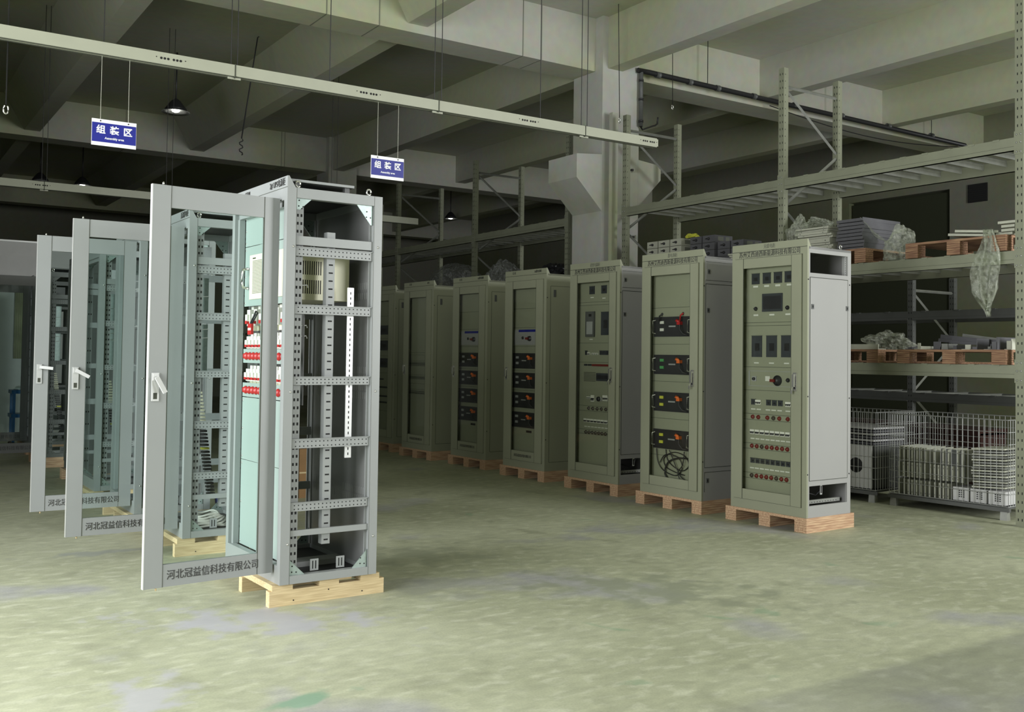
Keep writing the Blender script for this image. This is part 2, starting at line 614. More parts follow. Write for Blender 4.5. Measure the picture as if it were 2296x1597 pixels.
# cross beams along Y on the column line and beyond (rectangular)
for x0, zb, wd in ((8.33, 5.27, .25), (11.42, 5.36, .25), (14.4, 5.36, .25)):
    for ya, yb in ((YS, 1.3), (1.8, 10.51), (11.01, 19.72), (20.22, 28.9)):
        struct(MB().box(x0, ya, zb, x0 + wd, yb, ZC + .02, 'concrete').build('trim_%d' % k)); k += 1
# tapered secondary beams along Y
for x0 in (2.44, 5.40, -.52, -3.5):
    for ya, yb in ((YS, 1.3), (1.8, 10.51), (11.01, 19.72), (20.22, 28.9)):
        b = MB().prism([(x0 - .36, ZC + .02), (x0, 5.35), (x0 + .26, 5.35), (x0 + .48, ZC + .02)], 'y', ya, yb, 'concrete')
        struct(b.build('trim_%d' % k)); k += 1

# column with crane-rail corbels (main one) and its neighbours along the line
def column(x, y, label_):
    b = MB()
    b.box(x, y, 0, x + .64, y + .64, ZC, 'column')
    o = tag(b.build('concrete_column'), label_, 'column', kind='structure')
    c = MB()
    c.prism([(x + .01, 3.33), (x - .42, 3.75), (x - .42, 4.06), (x + .01, 4.10)], 'y', y - .004, y + .63, 'column')
    c.prism([(x + .63, 3.45), (x + 1.04, 3.86), (x + 1.04, 4.06), (x + .63, 4.10)], 'y', y - .004, y + .63, 'column')
    c.build('corbel', o)
    return o


col0 = column(8.24, 10.35, 'big cream concrete column with two angled corbels between the racks')
column(8.24, 19.56, 'dim olive concrete column far behind the second blue sign')
b = MB()             # bolts left in the column face
for x, z in ((8.62, 4.02), (8.72, 3.93), (8.75, 3.02), (8.60, 3.06)):
    b.box(x, 10.30, z, x + .035, 10.35, z + .02, 'blackm')
    b.box(x + .03, 10.295, z - .02, x + .05, 10.35, z + .035, 'chrome')
b.build('bolt', col0)
# angle iron standing in front of the column
tag(MB().box(8.285, 10.19, 0, 8.385, 10.20, 4.64, 'concrete').box(8.285, 10.20, 0, 8.292, 10.25, 4.64, 'concrete').build('angle_post'),
    'tall thin painted steel strip standing against the front of the big concrete column', 'post')


# ------------------------------------------------------------------ hanging trunking with sockets
def trunking(y, x0, x1, z0, h, joints, holes, label, wires):
    t = thing('hanging_trunking', label, 'trunking', (x0, y, z0))
    MB().box(0, 0, 0, x1 - x0, .085, h, 'trunk').box(.0, .01, -.004, x1 - x0, .02, 0, 'seam').box(0, .06, -.004, x1 - x0, .07, 0, 'seam').build('channel', t)
    for j in joints:
        b = MB().box(j - x0 - .004, -.003, -.012, j - x0 + .004, .088, h + .004, 'seam')
        b.box(j - x0 - .05, .02, -.02, j - x0 + .05, .03, -.004, 'trunk')
        b.build('joint_clamp', t)
    for c in holes:
        b = MB().box(c - x0 - .12, -.0004, .008, c - x0 + .12, .001, h - .008, 'trunk')
        for q in (-.075, -.05, -.025, .015, .04, .065):
            b.lathe([(.009, 0), (.009, .002)], 'hole', (c - x0 + q, -.0005, h * .5), 10, axis='y')
        for q in (-.11, .10):
            b.lathe([(.004, 0), (.004, .002)], 'hole', (c - x0 + q, -.0005, h * .55), 8, axis='y')
        b.build('socket_plate', t)
    for xw in wires:
        MB().tube([(xw - x0, .03, h - .01), (xw - x0, .03, ZC - z0)], .004, 'blackm', 5).build('suspension_rod', t)
    return t


trunking(7.488, -1.2, 6.664, 3.51, .088, (.6, 2.375, 4.16, 5.76), (.1, 1.898, 3.499, 5.109, 6.56),
         'long pale green steel trunking hung across the hall, ending in front of the column', 
         (.60, 1.43, 2.35, 2.40, 3.16, 4.13, 4.20, 5.25, 5.73, 5.80))
trunking(14.31, -1.0, 7.6, 3.51, .10, (2.03, 3.63, 6.12), (2.0, 4.5),
         'dim second steel trunking hung farther back in the hall above the cabinets', (2.00, 2.06, 3.60, 3.68, 6.09, 6.18))

# ------------------------------------------------------------------ blue signs
def sign(x, y, z, label, strings):
    t = thing('hanging_sign', label, 'sign', (x, y, z), 0, 'blue assembly area signs')
    W, H = .305, .19
    MB().box(0, 0, 0, W, .006, H, 'signwhite').build('board', t)
    MB().box(.002, -.001, .026, W - .002, .0005, H - .026, 'signblue').build('face_panel', t, 'blue panel')
    for i, ch in enumerate('组装区'):
        text('lettering', ch, .064, 'signwhite', t, (.062 + i * .092, -.0015, .112), '-y', bold=.0016)
    text('lettering', 'Assembly area', .0225, 'signwhite', t, (.155, -.0015, .056), '-y', bold=.0005)
    for q in (.058, .248):
        MB().lathe([(.005, 0), (.005, .002)], 'black', (q, -.001, H - .013), 8, axis='y').build('eyelet', t)
        MB().tube([(q, .003, H - .01), (q + random.uniform(-.02, .02) * 0, .003, strings - z)], .0013, 'sheet', 4).build('hanging_string', t)
    return t


sign(1.365, 7.53, 2.862, 'blue and white assembly area sign hanging on the left, above the open doors', 3.51)
sign(3.547, 7.53, 2.866, 'blue and white assembly area sign on the right, above the front open cabinet', 3.51)


# ------------------------------------------------------------------ pendant lamps
def lamp(x, y, z, label, s=1.0, lit=True, top=None):
    t = thing('pendant_lamp', label, 'lamp', (x, y, z), 0, 'factory pendant lamps')
    MB().lathe([(.012 * s, .10 * s), (.012 * s, (top or ZC) - z)], 'black', n=8).build('stem', t)
    MB().lathe([(.03 * s, .20 * s), (.07 * s, .17 * s), (.16 * s, .05 * s), (.165 * s, .035 * s), (.15 * s, .03 * s), (.06 * s, .05 * s)], 'black', n=24).build('cap', t)
    MB().lathe([(.10 * s, .05 * s), (.15 * s, .02 * s), (.21 * s, 0), (.212 * s, -.006 * s), (.15 * s, .012 * s), (.08 * s, .035 * s)], 'alu', n=28).build('lamp_shade', t, 'silver lamp shade')
    MB().lathe([(.055 * s, .034 * s), (.055 * s, .012 * s), (.03 * s, .0)], 'led' if lit else 'win', n=16).build('bulb', t)
    return t


lamp(3.995, 15.45, 5.05, 'black and silver pendant lamp, lit, nearest of the pendant lamps')
lamp(4.10, 23.5, 5.02, 'lit pendant lamp beside an unlit one, upper left of the open cabinet doors')
lamp(3.25, 23.5, 5.02, 'unlit dark pendant lamp at far left beneath the ceiling beams', lit=False)
lamp(13.76, 24.0, 5.18, 'small distant lit pendant lamp seen between the rack posts')
tag(MB().lathe([(.12, 0), (.11, -.02), (.02, -.02)], 'concrete', (2.66, 11.5, ZC), 20).build('ceiling_disc'), 'flat round pale disc on the ceiling between the slanted beams at left', 'ceiling fitting')


# ------------------------------------------------------------------ loose wires and pipe
def loose(pts, r, name, label, cat='wire', mat='blackm', hook=False):
    t = thing(name, label, cat, pts[-1])
    o = Vector(pts[-1])
    q = [Vector(p) - o for p in pts]
    MB().tube(q, r, mat, 6).build('wire', t)
    if hook:
        MB().tube([(.0 + .016 * math.sin(a), 0, -.035 - .03 * math.cos(a)) for a in [i * PI / 6 for i in range(-5, 6)]], .006, 'chrome', 6).build('hook', t)
    return t


loose([(8.13, 9.9, ZC), (8.165, 9.9, 4.49)], .005, 'hanging_wire', 'dark wire ending in a small hook in front of the big concrete column', hook=True)
loose([(9.07, 9.9, ZC), (9.082, 9.9, 4.80)], .005, 'hanging_wire', 'dark wire ending in a small hook right of the big concrete column', hook=True)
loose([(.825, 7.6, ZC), (.823, 7.6, 3.08)], .005, 'hanging_wire', 'dark wire with a hook hanging at the left edge of the hall', hook=True)
loose([(4.76, 13.95, ZC), (4.74, 13.95, 5.95), (4.53, 13.93, 4.45)] + [(4.525 + .028 * math.sin(i * .9), 13.93, 4.45 - i * .014) for i in range(1, 18)],
      .009, 'hanging_cable', 'slanted black cable with a curled end hanging between the lamp and the second sign', 'cable', 'black')
t = thing('drain_pipe', 'black pipe running from beside the big column along the ceiling beam to the right', 'pipe', (8.87, 10.3, 4.5))
MB().tube([(0, 0, .05), (0, 0, .80)], .03, 'dcab', 10).build('vertical_pipe', t)
b = MB().tube([(-.06, 0, .815), (.15, 0, .82), (3, 0, .80), (7.6, 0, .77)], .036, 'black', 10)
for x in (.3, .9, 1.45, 2.2, 3.1, 4.2, 5.4, 6.6):
    b.tube([(x - .04, 0, .81), (x + .04, 0, .81)], .043, 'dcab', 10)
b.build('horizontal_pipe', t)
for z in (.12, .42, .68):
    MB().tube([(0, 0, z - .015), (0, 0, z + .015)], .036, 'black', 10).build('pipe_clamp', t)
MB().tube([(0, 0, .05), (.03, 0, .01), (.2, 0, .08), (.26, 0, .10), (.30, 0, .13), (.31, 0, .22)], .012, 'blackm', 6).build('valve_lever', t)
for x in (1.25, 4.02, 6.6):
    MB().tube([(x, 0, .83), (x, 0, ZC - 4.5)], .006, 'blackm', 5).build('hanger_rod', t)
MB().tube([(2.6 + i * .45, .05, .74 - .16 * math.sin(i * PI / 11)) for i in range(12)], .008, 'black', 5).build('slack_cable', t)


# ------------------------------------------------------------------ pallets
def pallet(x, y, rz, lx, ly, h, style, label, group):
    t = thing('wooden_pallet', label, 'pallet', (x, y, 0), rz, group)
    if style == 'runner':     # three runners along X under slats along Y
        bh = h * .72
        for i, yy in enumerate((0, ly / 2 - .025, ly - .05)):
            b = MB().box(0, yy, 0, lx, yy + .05, bh, 'pine')
            for j in range(3):
                b.lathe([(.004, 0), (.004, .001)], 'hole', (lx * (.2 + .3 * j), yy - .0005, bh * (.3 + .4 * (j % 2))), 8, axis='y')
            b.build('runner', t)
        for xx in (.015, lx * .42, lx - .15):
            MB().box(xx, 0.0, bh, xx + .12, ly, h, 'pine').build('deck_board', t)
    else:                     # blocks under a thin deck
        th = .022
        for yy in (0, ly / 2 - .06, ly - .12):
            MB_ = MB()
            n = 5
            for q in range(n):
                z0 = (h - th) * q / n
                MB_.box(0, yy, z0 + .001, lx, yy + .12, z0 + (h - th) / n - .001, 'ply')
            MB_.box(.003, yy + .003, 0.001, lx - .003, yy + .117, h - th, 'card')
            MB_.build('bearer_block', t)
        MB().box(0, 0, h - th, lx, ly, h, 'ply').build('deck_board', t)
    return t


# ------------------------------------------------------------------ closed cabinets (right row)
CO = '苏州艾西迪西新能源科技有限公司'
W_R, D_R, H_R = .80, .572, 2.2
_cache = {}


def inst(name, key, maker, parent, loc, label=None):
    """a small repeated part: one mesh per key, one object each"""
    if key not in _cache:
        _cache[key] = maker().mesh(name)
    o = bpy.data.objects.new(name, _cache[key])
    COL.objects.link(o)
    o.parent = parent
    o.location = loc
    if label: o['label'] = label
    return o


XP = .055    # inner mounting panel plane


def fit(kind, P, y0, z0, y1, z1):
    """fittings on the inner panel; millimetres -> metres"""
    y0, z0, y1, z1 = (q / 1000 for q in (y0, z0, y1, z1))
    w_, h_ = round(y1 - y0, 3), round(z1 - z0, 3)
    c = (XP, (y0 + y1) / 2, (z0 + z1) / 2)
    if kind == 'win':
        inst('display_window', ('win', w_, h_), lambda: MB().box(-.004, -w_ / 2, -h_ / 2, .002, w_ / 2, h_ / 2, 'win').box(-.006, -w_ / 2 - .003, h_ / 2, 0, w_ / 2 + .003, h_ / 2 + .004, 'seam').box(-.005, -w_ * .25, -h_ * .2, -.004, w_ * .2, h_ * .15, 'hole'), P, c)
    elif kind == 'tag':
        inst('label_plate', ('tag', w_, h_), lambda: MB().box(-.003, -w_ / 2, -h_ / 2, .001, w_ / 2, h_ / 2, 'tag'), P, c)
    elif kind == 'scr':
        inst('screen', ('scr', w_, h_), lambda: MB().box(-.006, -w_ / 2, -h_ / 2, .002, w_ / 2, h_ / 2, 'win').box(-.007, -w_ / 2 + .015, -h_ / 2 + .02, -.006, w_ / 2 - .015, h_ / 2 - .02, 'black'), P, c)
    elif kind == 'knob':
        inst('knob', ('knob', 18), lambda: MB().lathe([(.018, 0), (.018, .008), (.012, .01), (.011, .02)], 'black', axis='x', n=14), P, c)
    elif kind in ('led', 'ledg'):
        inst('indicator_light', (kind,), lambda: MB().lathe([(.019, 0), (.019, .005), (.015, .006), (.013, .016)], 'dred' if kind == 'led' else 'dgrn', axis='x', n=12), P, c)
    elif kind == 'brk':
        def mk():
            b = MB().box(-.012, -w_ / 2, -h_ / 2, .002, w_ / 2, h_ / 2, 'white').box(-.0125, -w_ / 2, -h_ * .12, -.0115, w_ / 2, h_ * .06, 'black')
            for q in (-.3, 0, .3):
                b.box(-.017, w_ * q - .004, -h_ * .35, -.012, w_ * q + .004, h_ * .05, 'black')
            return b
        inst('breaker', ('brk', w_, h_), mk, P, c)
    elif kind == 'sw':
        inst('switch', ('sw', w_, h_), lambda: MB().box(-.006, -w_ / 2, -h_ / 2, .001, w_ / 2, h_ / 2, 'cabin').lathe([(w_ * .28, .006), (w_ * .25, .02)], 'black', axis='x', n=14), P, c)
    elif kind == 'rot':
        inst('rotary_switch', ('rot', w_, h_), lambda: MB().lathe([(.045, 0), (.045, .008), (.03, .01), (.028, .03)], 'black', axis='x', n=18).box(-.045, .0, -.012, -.01, .05, .012, 'dred'), P, c)
    elif kind == 'frame':
        b = MB()
        for a in ((y0, z0, y1, z0 + .004), (y0, z1 - .004, y1, z1), (y0, z0, y0 + .004, z1), (y1 - .012, z0, y1, z1)):
            b.box(XP - .003, a[0], a[1], XP, a[2], a[3], 'cabin')
        b.build('sub_panel_frame', P)
    elif kind == 'grey':
        inst('grey_meter', ('grey', w_, h_), lambda: MB().box(-.02, -w_ / 2, -h_ / 2, .001, w_ / 2, h_ / 2, 'dcab').box(-.022, -w_ * .2, h_ * .3, -.02, w_ * .1, h_ * .4, 'hole').box(-.021, -w_ * .35, -h_ * .4, -.02, w_ * .35, h_ * .1, 'cabin'), P, c)
    elif kind == 'dark':
        inst('switch', ('dk', w_, h_), lambda: MB().box(-.005, -w_ / 2, -h_ / 2, .001, w_ / 2, h_ / 2, 'black'), P, c)
    elif kind == 'red':
        inst('terminal_strip', ('red', w_, h_), lambda: MB().box(-.01, -w_ / 2, -h_ / 2, .001, w_ / 2, h_ / 2, 'dred'), P, c, 'dark red terminal strip')
    elif kind == 'vent':
        def mk():
            b = MB()
            for i in range(11):
                for j in range(7):
                    yy, zz = -w_ / 2 + w_ * (i + .5) / 11, -h_ / 2 + h_ * (j + .5) / 7
                    b.box(-.003, yy - .006, zz - .003, 0, yy + .006, zz + .003, 'seam')
            return b
        inst('vent_grille', ('vent', w_, h_), mk, P, c)
    elif kind == 'bat':
        pass


def battery(P, y0, z0, y1, z1, style, handle_sides=(1,), plug='orange', extra='white'):
    """a black rack battery module with handle, connectors and plugs"""
    b = MB().box(XP - .012, y0, z0, XP + .002, y1, z1, 'black')
    b.box(XP - .013, y0 + .012, z0 + .012, XP - .0121, y1 - .012, z1 - .012, 'blackm')
    o = b.build('battery_module', P)
    for s in handle_sides:
        yy = y1 - .02 if s > 0 else y0 + .02
        MB().tube([(XP - .01, yy, z0 + .03), (XP - .05, yy, z0 + .035), (XP - .05, yy, z1 - .035), (XP - .01, yy, z1 - .03)], .005, 'chrome', 6).build('handle', o, 'chrome handle')
    H = z1 - z0
    for q in (.72, .35):
        yy = y1 - .11
        MB().box(XP - .02, yy - .028, z0 + H * q - .013, XP - .012, yy + .022, z0 + H * q + .013, extra).build('connector', o)
    yy = y0 + (y1 - y0) * (.22 if style == 'small' else .28)
    b = MB().box(XP - .05, yy - .02, z0 + H * .58, XP - .012, yy + .02, z0 + H * .74, plug)
    b.tube([(XP - .04, yy, z0 + H * .72), (XP - .06, yy + .02, z0 + H * .82)], .014, plug, 8)
    b.build('power_plug', o)
    MB().tube([(XP - .035, yy - .01, z0 + H * .6), (XP - .06, yy - .03, z0 + H * .35), (XP - .05, yy - .06, z0 + H * .12), (XP - .02, yy - .09, z0 + .01)], .007, 'blackm', 6).build('battery_cable', o)
    MB().box(XP - .0135, y0 + (y1 - y0) * .42, z0 + H * .48, XP - .013, y0 + (y1 - y0) * .60, z0 + H * .55, 'cabin').build('name_plate', o)
    return o


def handle(P, y, z0, z1, xf=-.012, lever=0.0, mat='chrome'):
    """swing handle on a closed door (local -X face)"""
    b = MB().box(xf - .012, y - .017, z0, xf, y + .017, z1, mat)
    b.box(xf - .0125, y - .008, z0 + .015, xf - .012, y + .008, z0 + .05, 'hole')
    o = b.build('door_handle', P, 'chrome swing handle')
    MB().box(xf - .035, y - .009, z0 + .035, xf - .018, y + .009, z1 - .015, mat).box(xf - .03, y - .008, z1 - .03, xf - .01, y + .008, z1 - .012, mat).build('lever', o)
    return o


def closed_cabinet(x, y, label, title, company, fits, seams, hand='right', side='plain', glass_y=(.15, .665), yaw=.034, mat='cab', glass_z=(.167, 2.055), depth=D_R, bats=(), bottom_text=None, fr_mat=None, group='closed glass-door cabinets in the right-hand row', plinth=.082, header=.062):
    t = thing('electrical_cabinet', label, 'cabinet', (x, y, .12), yaw, group)
    smat = fr_mat or mat
    D, W, H = depth, W_R, H_R
    # carcass
    b = MB()
    b.box(0, 0, .0, .02, W, plinth - .004, mat).box(0, 0, 2.142, .02, W, H, mat)
    b.box(0, 0, plinth - .004, .02, .046, 2.142, mat).box(0, .766, plinth - .004, .02, W, 2.142, mat)
    b.box(.02, W - .02, 0, D, W, H, smat)
    b.box(D - .015, .02, 0, D, W - .02, H, smat).box(.02, 0, H - .02, D, W - .02, H, smat).box(.02, .02, 0, D, W - .02, .02, smat)
    b.build('carcass', t)
    # near side wall with its openings
    b = MB()
    if side == 'plain':
        b.box(.02, 0, 0, D, .02, H, smat)
        b.box(.06, -.0015, .10, D - .01, 0, 2.06, smat).box(.06, -.002, 2.06, D - .01, 0, 2.064, 'seam').box(.06, -.002, .096, D - .01, 0, .1, 'seam').box(.056, -.002, .10, .06, 0, 2.06, 'seam')
        b.build('side_wall', t)
        MB().box(.10, -.006, 1.94, .13, 0, 2.02, 'dcab').build('side_latch', t)
        for q in (.16, .24):
            MB().lathe([(.03, 0), (.03, .003)], 'hole', (D - .3 + q, -.001, .16), 18, axis='y').build('cable_hole', t)
    else:
        top_open, bot_open = side == 'open', side in ('open', 'lowopen')
        b.box(.02, 0, 0, .035, .02, H, smat).box(D - .045, 0, 0, D, .02, H, smat)
        b.box(.035, 0, 2.148, D - .045, .02, H, smat).box(.035, 0, 1.945, D - .045, .02, 1.985, smat)
        b.box(.035, 0, .255, D - .045, .02, .30, smat).box(.035, 0, 0, D - .045, .02, .095, smat)
        b.build('side_frame', t)
        MB().box(.035, -.003, .30, D - .05, .014, 1.945, smat).box(.031, -.0035, .30, .035, 0, 1.947, 'seam').box(.031, -.0035, 1.947, D - .05, 0, 1.951, 'seam').box(.031, -.0035, .296, D - .05, 0, .30, 'seam').box(D - .05, -.0035, .296, D - .046, 0, 1.951, 'seam').build('side_panel', t)
        lat = [(.062, 1.71)] + ([(.514, 1.71)] if side == 'open' else [])
        if not top_open:
            MB().box(.035, -.002, 1.985, D - .05, .014, 2.148, smat).box(.033, -.003, 1.982, D - .05, 0, 1.985, 'seam').box(.033, -.003, 2.148, D - .05, 0, 2.151, 'seam').build('top_side_panel', t)
            lat.append((.068, 2.06))
        else:
            MB().box(D - .055, .02, 1.985, D - .045, .05, 2.148, 'alu').build('perforated_strip', t)
            b2 = MB()
            for i in range(8):
                b2.box(D - .052, .0195, 1.995 + i * .019, D - .048, .0199, 2.0 + i * .019, 'hole')
            b2.build('perforated_strip', t)
        if not bot_open:
            MB().box(.035, -.002, .095, D - .05, .014, .255, smat).box(.033, -.003, .252, D - .05, 0, .256, 'seam').box(.033, -.003, .078, .036, 0, .256, 'seam').build('bottom_side_panel', t)
            lat.append((.068, .18))
        else:
            b2 = MB().box(.04, .05, .10, .065, .055, .16, 'alu').box(.045, .049, .11, .06, .05, .15, 'hole')
            b2.box(.24, .05, .17, .265, .055, .25, 'alu').box(.245, .049, .18, .26, .05, .24, 'hole')
            b2.box(.05, .06, .10, D - .06, .08, .13, 'galv')
            for i in range(12):
                b2.box(.07 + i * .035, .0595, .108, .08 + i * .035, .06, .114, 'hole')
            b2.build('inner_bracket', t)
            MB().tube([(.1 + .07 * i, .12 + .03 * math.sin(i * 2), .24 - .08 * math.sin(i * .8)) for i in range(7)], .006, 'black', 6).build('inner_cable', t)
        for lx_, lz_ in lat:
            MB().box(lx_ - .014, -.008, lz_ - .02, lx_ + .014, -.002, lz_ + .02, 'dcab').box(lx_ - .006, -.009, lz_ - .01, lx_ + .006, -.008, lz_ + .01, 'hole').build('side_latch', t)
    # small screws on the corner
    b = MB()
    for z in (1.93, .98, .35):
        b.lathe([(.006, 0), (.006, .002)], 'hole', (.012, -.0005, z), 8, axis='y')
        b.lathe([(.006, 0), (.006, .002)], 'hole', (D - .02, -.0005, z - .02), 8, axis='y')
    b.build('screw', t)
    # header sloping back
    MB().prism([(.0, H), (.0, H + header), (.010, H + header), (.045, H)], 'y', 0, W, mat).box(-.001, 0, H - .002, 0, W, H + .002, 'seam').build('header_plate', t)
    if title:
        text('lettering', title, .042, 'faint', t, (-.002, .39, H + .030), '-x', squeeze=.75)
    if company:
        text('lettering', company, .056, 'text', t, (-.0015, .395, H - .030), '-x', squeeze=.78)
    # lifting ring
    MB().tube([(D - .09, .04, H + .022 + .020), *[(D - .09 + .016 * math.sin(a), .04, H + .026 + .018 * math.cos(a)) for a in [i * PI / 6 for i in range(1, 12)]]], .005, 'chrome', 6, closed=True).build('lifting_ring', t)
    # door
    g0, g1 = glass_y
    gz0, gz1 = glass_z
    b = MB()
    b.box(-.012, .05, plinth, .0, g0, 2.138, mat).box(-.012, g1, plinth, 0, .762, 2.138, mat)
    b.box(-.009, g0, plinth, 0, g1, gz0, mat).box(-.009, g0, gz1, 0, g1, 2.138, mat)
    # dark gap round the door
    for a in ((.046, plinth - .004, .05, 2.142), (.762, plinth - .004, .766, 2.142), (.046, 2.138, .766, 2.142), (.046, plinth - .004, .766, plinth)):
        b.box(.0, a[0], a[1], .004, a[2], a[3], 'seam')
    b.box(-.0125, g1 - .002, plinth, -.008, g1 + .001, 2.138, 'seam').box(-.0125, g0 - .001, plinth, -.008, g0 + .002, 2.138, 'seam')
    b.build('door', t)
    MB().box(-.006, g0, gz0, -.003, g1, gz1, 'glassd').build('door_glass', t)
    if hand == 'right':
        hd = handle(t, .105, 1.02, 1.17)
        MB().box(-.05, .11, 1.0, -.047, .125, 1.03, 'chrome').tube([(-.048, .118, 1.03), (-.035, .112, 1.05)], .003, 'chrome', 5).build('key', t)
    else:
        hd = handle(t, .725, 1.0, 1.14)
    if bottom_text:
        text('lettering', bottom_text, .036, 'text', t, (-.0135 + .003, (g0 + g1) / 2, (plinth + gz0) / 2), '-x', squeeze=.85)
    # inner mounting panel
    b = MB().box(XP, .04, .09, XP + .004, .745, 2.12, mat)
    b.box(XP - .0005, .715, .09, XP, .7455, 2.12, 'cabin')
    for z in seams:
        b.box(XP - .0015, .05, z - .0015, XP, .715, z + .0015, 'seam')
    b.build('mounting_panel', t)
    for f_ in fits:
        fit(f_[0], t, *f_[1:])
    for bt in bats:
        battery(t, *bt)
    return t


def frow(kind, n, y_left, dy, w_, z0, h_):
    """n fittings from the left (large y) to the right, millimetres"""
    return [(kind, y_left - w_ - i * dy, z0, y_left - i * dy, z0 + h_) for i in range(n)]


fA = []
fA += [('win', 540, 1920, 626, 2010), ('win', 419, 1920, 505, 2010), ('win', 300, 1920, 386, 2010), ('win', 186, 1920, 272, 2010)]
fA += [('tag', 557, 1892, 609, 1908), ('tag', 437, 1892, 489, 1908), ('tag', 318, 1892, 370, 1908), ('tag', 198, 1892, 250, 1908)]
fA += [('scr', 293, 1681, 510, 1834), ('knob', 560, 1693, 598, 1724), ('knob', 222, 1693, 260, 1724)]
fA += [('tag', 551, 1647, 603, 1661), ('tag', 379, 1647, 431, 1661), ('tag', 210, 1647, 262, 1661)]
fA += [('win', 509, 1295, 622, 1475), ('win', 350, 1295, 463, 1475), ('win', 192, 1295, 305, 1475)]
fA += [('tag', 543, 1239, 595, 1250), ('tag', 380, 1239, 432, 1250), ('tag', 222, 1239, 274, 1250)]
fA += [('frame', 180, 1047, 654, 1177), ('sw', 567, 1087, 616, 1129), ('tag', 424, 1092, 472, 1133), ('rot', 292, 1067, 392, 1130), ('knob', 214, 1088, 250, 1121)]
fA += [('win', 575, 886, 624, 931), ('brk', 514, 889, 573, 929), ('win', 411, 886, 460, 931), ('win', 349, 886, 398, 931), ('win', 287, 886, 336, 931), ('brk', 198, 885, 253, 925)]
fA += [('tag', a, 843, a + 48, 853) for a in (577, 516, 417, 357, 293, 208)]
fA += [('led' if a not in (362,) else 'ledg', a, 767, a + 40, 797) for a in (585, 524, 426, 362, 300, 212)]
fA += frow('brk', 8, 629, 54, 46, 634, 40) + frow('tag', 8, 628, 54, 44, 591, 10)
fA += [(('ledg' if i == 2 else 'led'), 593 - i * 54, 518, 633 - i * 54, 547) for i in range(8)]
fA += frow('win', 8, 628, 54, 46, 388, 40) + frow('tag', 8, 633, 54, 44, 340, 10)
fA += [(('ledg' if i in (0, 5) else 'led'), 593 - i * 53, 266, 633 - i * 53, 295) for i in range(8)]
seamA = (1.59, 1.563, 1.21, 1.011, .808, .758, .555, .508, .303, .257)

fC = [('win', 454, 1934, 540, 2015), ('win', 262, 1934, 348, 2015), ('grey', 442, 1487, 582, 1752), ('win', 212, 1503, 347, 1741)]
fC += [('tag', 470, 1895, 520, 1905), ('tag', 280, 1880, 330, 1890), ('tag', 480, 1455, 530, 1465)]
fC += [('win', 563, 1296, 600, 1339), ('brk', 512, 1297, 556, 1323), ('brk', 382, 1300, 483, 1318)] + [('win', a, 1298, a + 32, 1340) for a in (332, 296, 260, 224, 188)]
fC += [('dark', 495, 1183, 550, 1201), ('dark', 560, 1183, 613, 1201), ('red', 205, 1180, 481, 1201), ('vent', 427, 1016, 618, 1119), ('scr', 190, 1027, 414, 1109)]
fC += [('brk', 494, 838, 560, 860), ('brk', 436, 810, 490, 877), ('sw', 320, 821, 413, 861), ('brk', 226, 825, 301, 883), ('brk', 170, 825, 220, 870)]
fC += [('ledg', a, 723, a + 40, 753) for a in (510, 443, 374, 306, 236, 170)]
fC += frow('brk', 8, 602, 55, 50, 590, 38) + frow('tag', 8, 600, 55, 43, 541, 9) + [('ledg', 553 - i * 52, 472, 593 - i * 52, 502) for i in range(8)]
seamC = (1.85, 1.82, 1.421, 1.22, .763, .711, .515, .468)

ROW = 'closed glass-door cabinets in the right-hand row'
cabA = closed_cabinet(6.4205, 5.3857, 'nearest closed glass-door cabinet of the right-hand row, with bare pale side and red indicator lights', '充馈电柜', CO, fA, seamA, side='open', fr_mat='cabgrey')
cabB = closed_cabinet(6.3458, 6.4957, 'glass-door cabinet holding four wide black battery modules above coiled black cables', '蓄电池柜', CO, [], (1.75, 1.405, 1.055, .707, .36), side='panels', fr_mat='cabgrey',
                      bats=[(.175, 1.477, .675, 1.663, 'big', (1, -1), 'red', 'tag'), (.175, 1.123, .672, 1.305, 'big', (1, -1), 'orange', 'green'),
                            (.175, .775, .672, .955, 'big', (1, -1), 'orange', 'yellow'), (.175, .424, .672, .604, 'big', (1, -1), 'orange', 'yellow')])
# coiled cables at the bottom of B, hanging in front of its panel
b = MB()
loops = [[(.50, .42), (.48, .33), (.40, .27), (.28, .24), (.20, .30), (.26, .38), (.40, .40), (.52, .34), (.50, .26), (.38, .22), (.24, .20)],
         [(.62, .42), (.60, .30), (.52, .22), (.36, .19), (.28, .27), (.34, .36), (.50, .37), (.58, .28)],
         [(.44, .13), (.50, .20), (.46, .30), (.34, .35), (.20, .36)], [(.44, .42), (.38, .32), (.30, .20), (.20, .14)],
         [(.24, .42), (.26, .30), (.32, .22), (.28, .14)]]
for i, L_ in enumerate(loops):
    pts = []
    P_ = [L_[0]] + L_ + [L_[-1]]
    for j in range(1, len(P_) - 2):
        for s_ in range(6):
            u = s_ / 6
            c4 = [P_[j - 1], P_[j], P_[j + 1], P_[j + 2]]
            q = [0.5 * ((2 * c4[1][k_]) + (-c4[0][k_] + c4[2][k_]) * u + (2 * c4[0][k_] - 5 * c4[1][k_] + 4 * c4[2][k_] - c4[3][k_]) * u * u + (-c4[0][k_] + 3 * c4[1][k_] - 3 * c4[2][k_] + c4[3][k_]) * u ** 3) for k_ in (0, 1)]
            pts.append((XP - .012 - .005 * i, q[0], q[1]))
    b.tube(pts, .0045 if i != 2 else .008, 'black', 6)
b.build('cable_bundle', cabB, 'coiled black cables')
for yy in (.575, .30):
    MB().lathe([(.014, 0), (.014, .003)], 'black', (XP, yy, 1.69), 12, axis='x').tube([(XP - .003, yy, 1.69), (XP - .04, yy - .005, 1.67), (XP - .04, yy, 1.62)], .008, 'black' if yy > .5 else 'red', 6).build('cable_grommet', cabB)
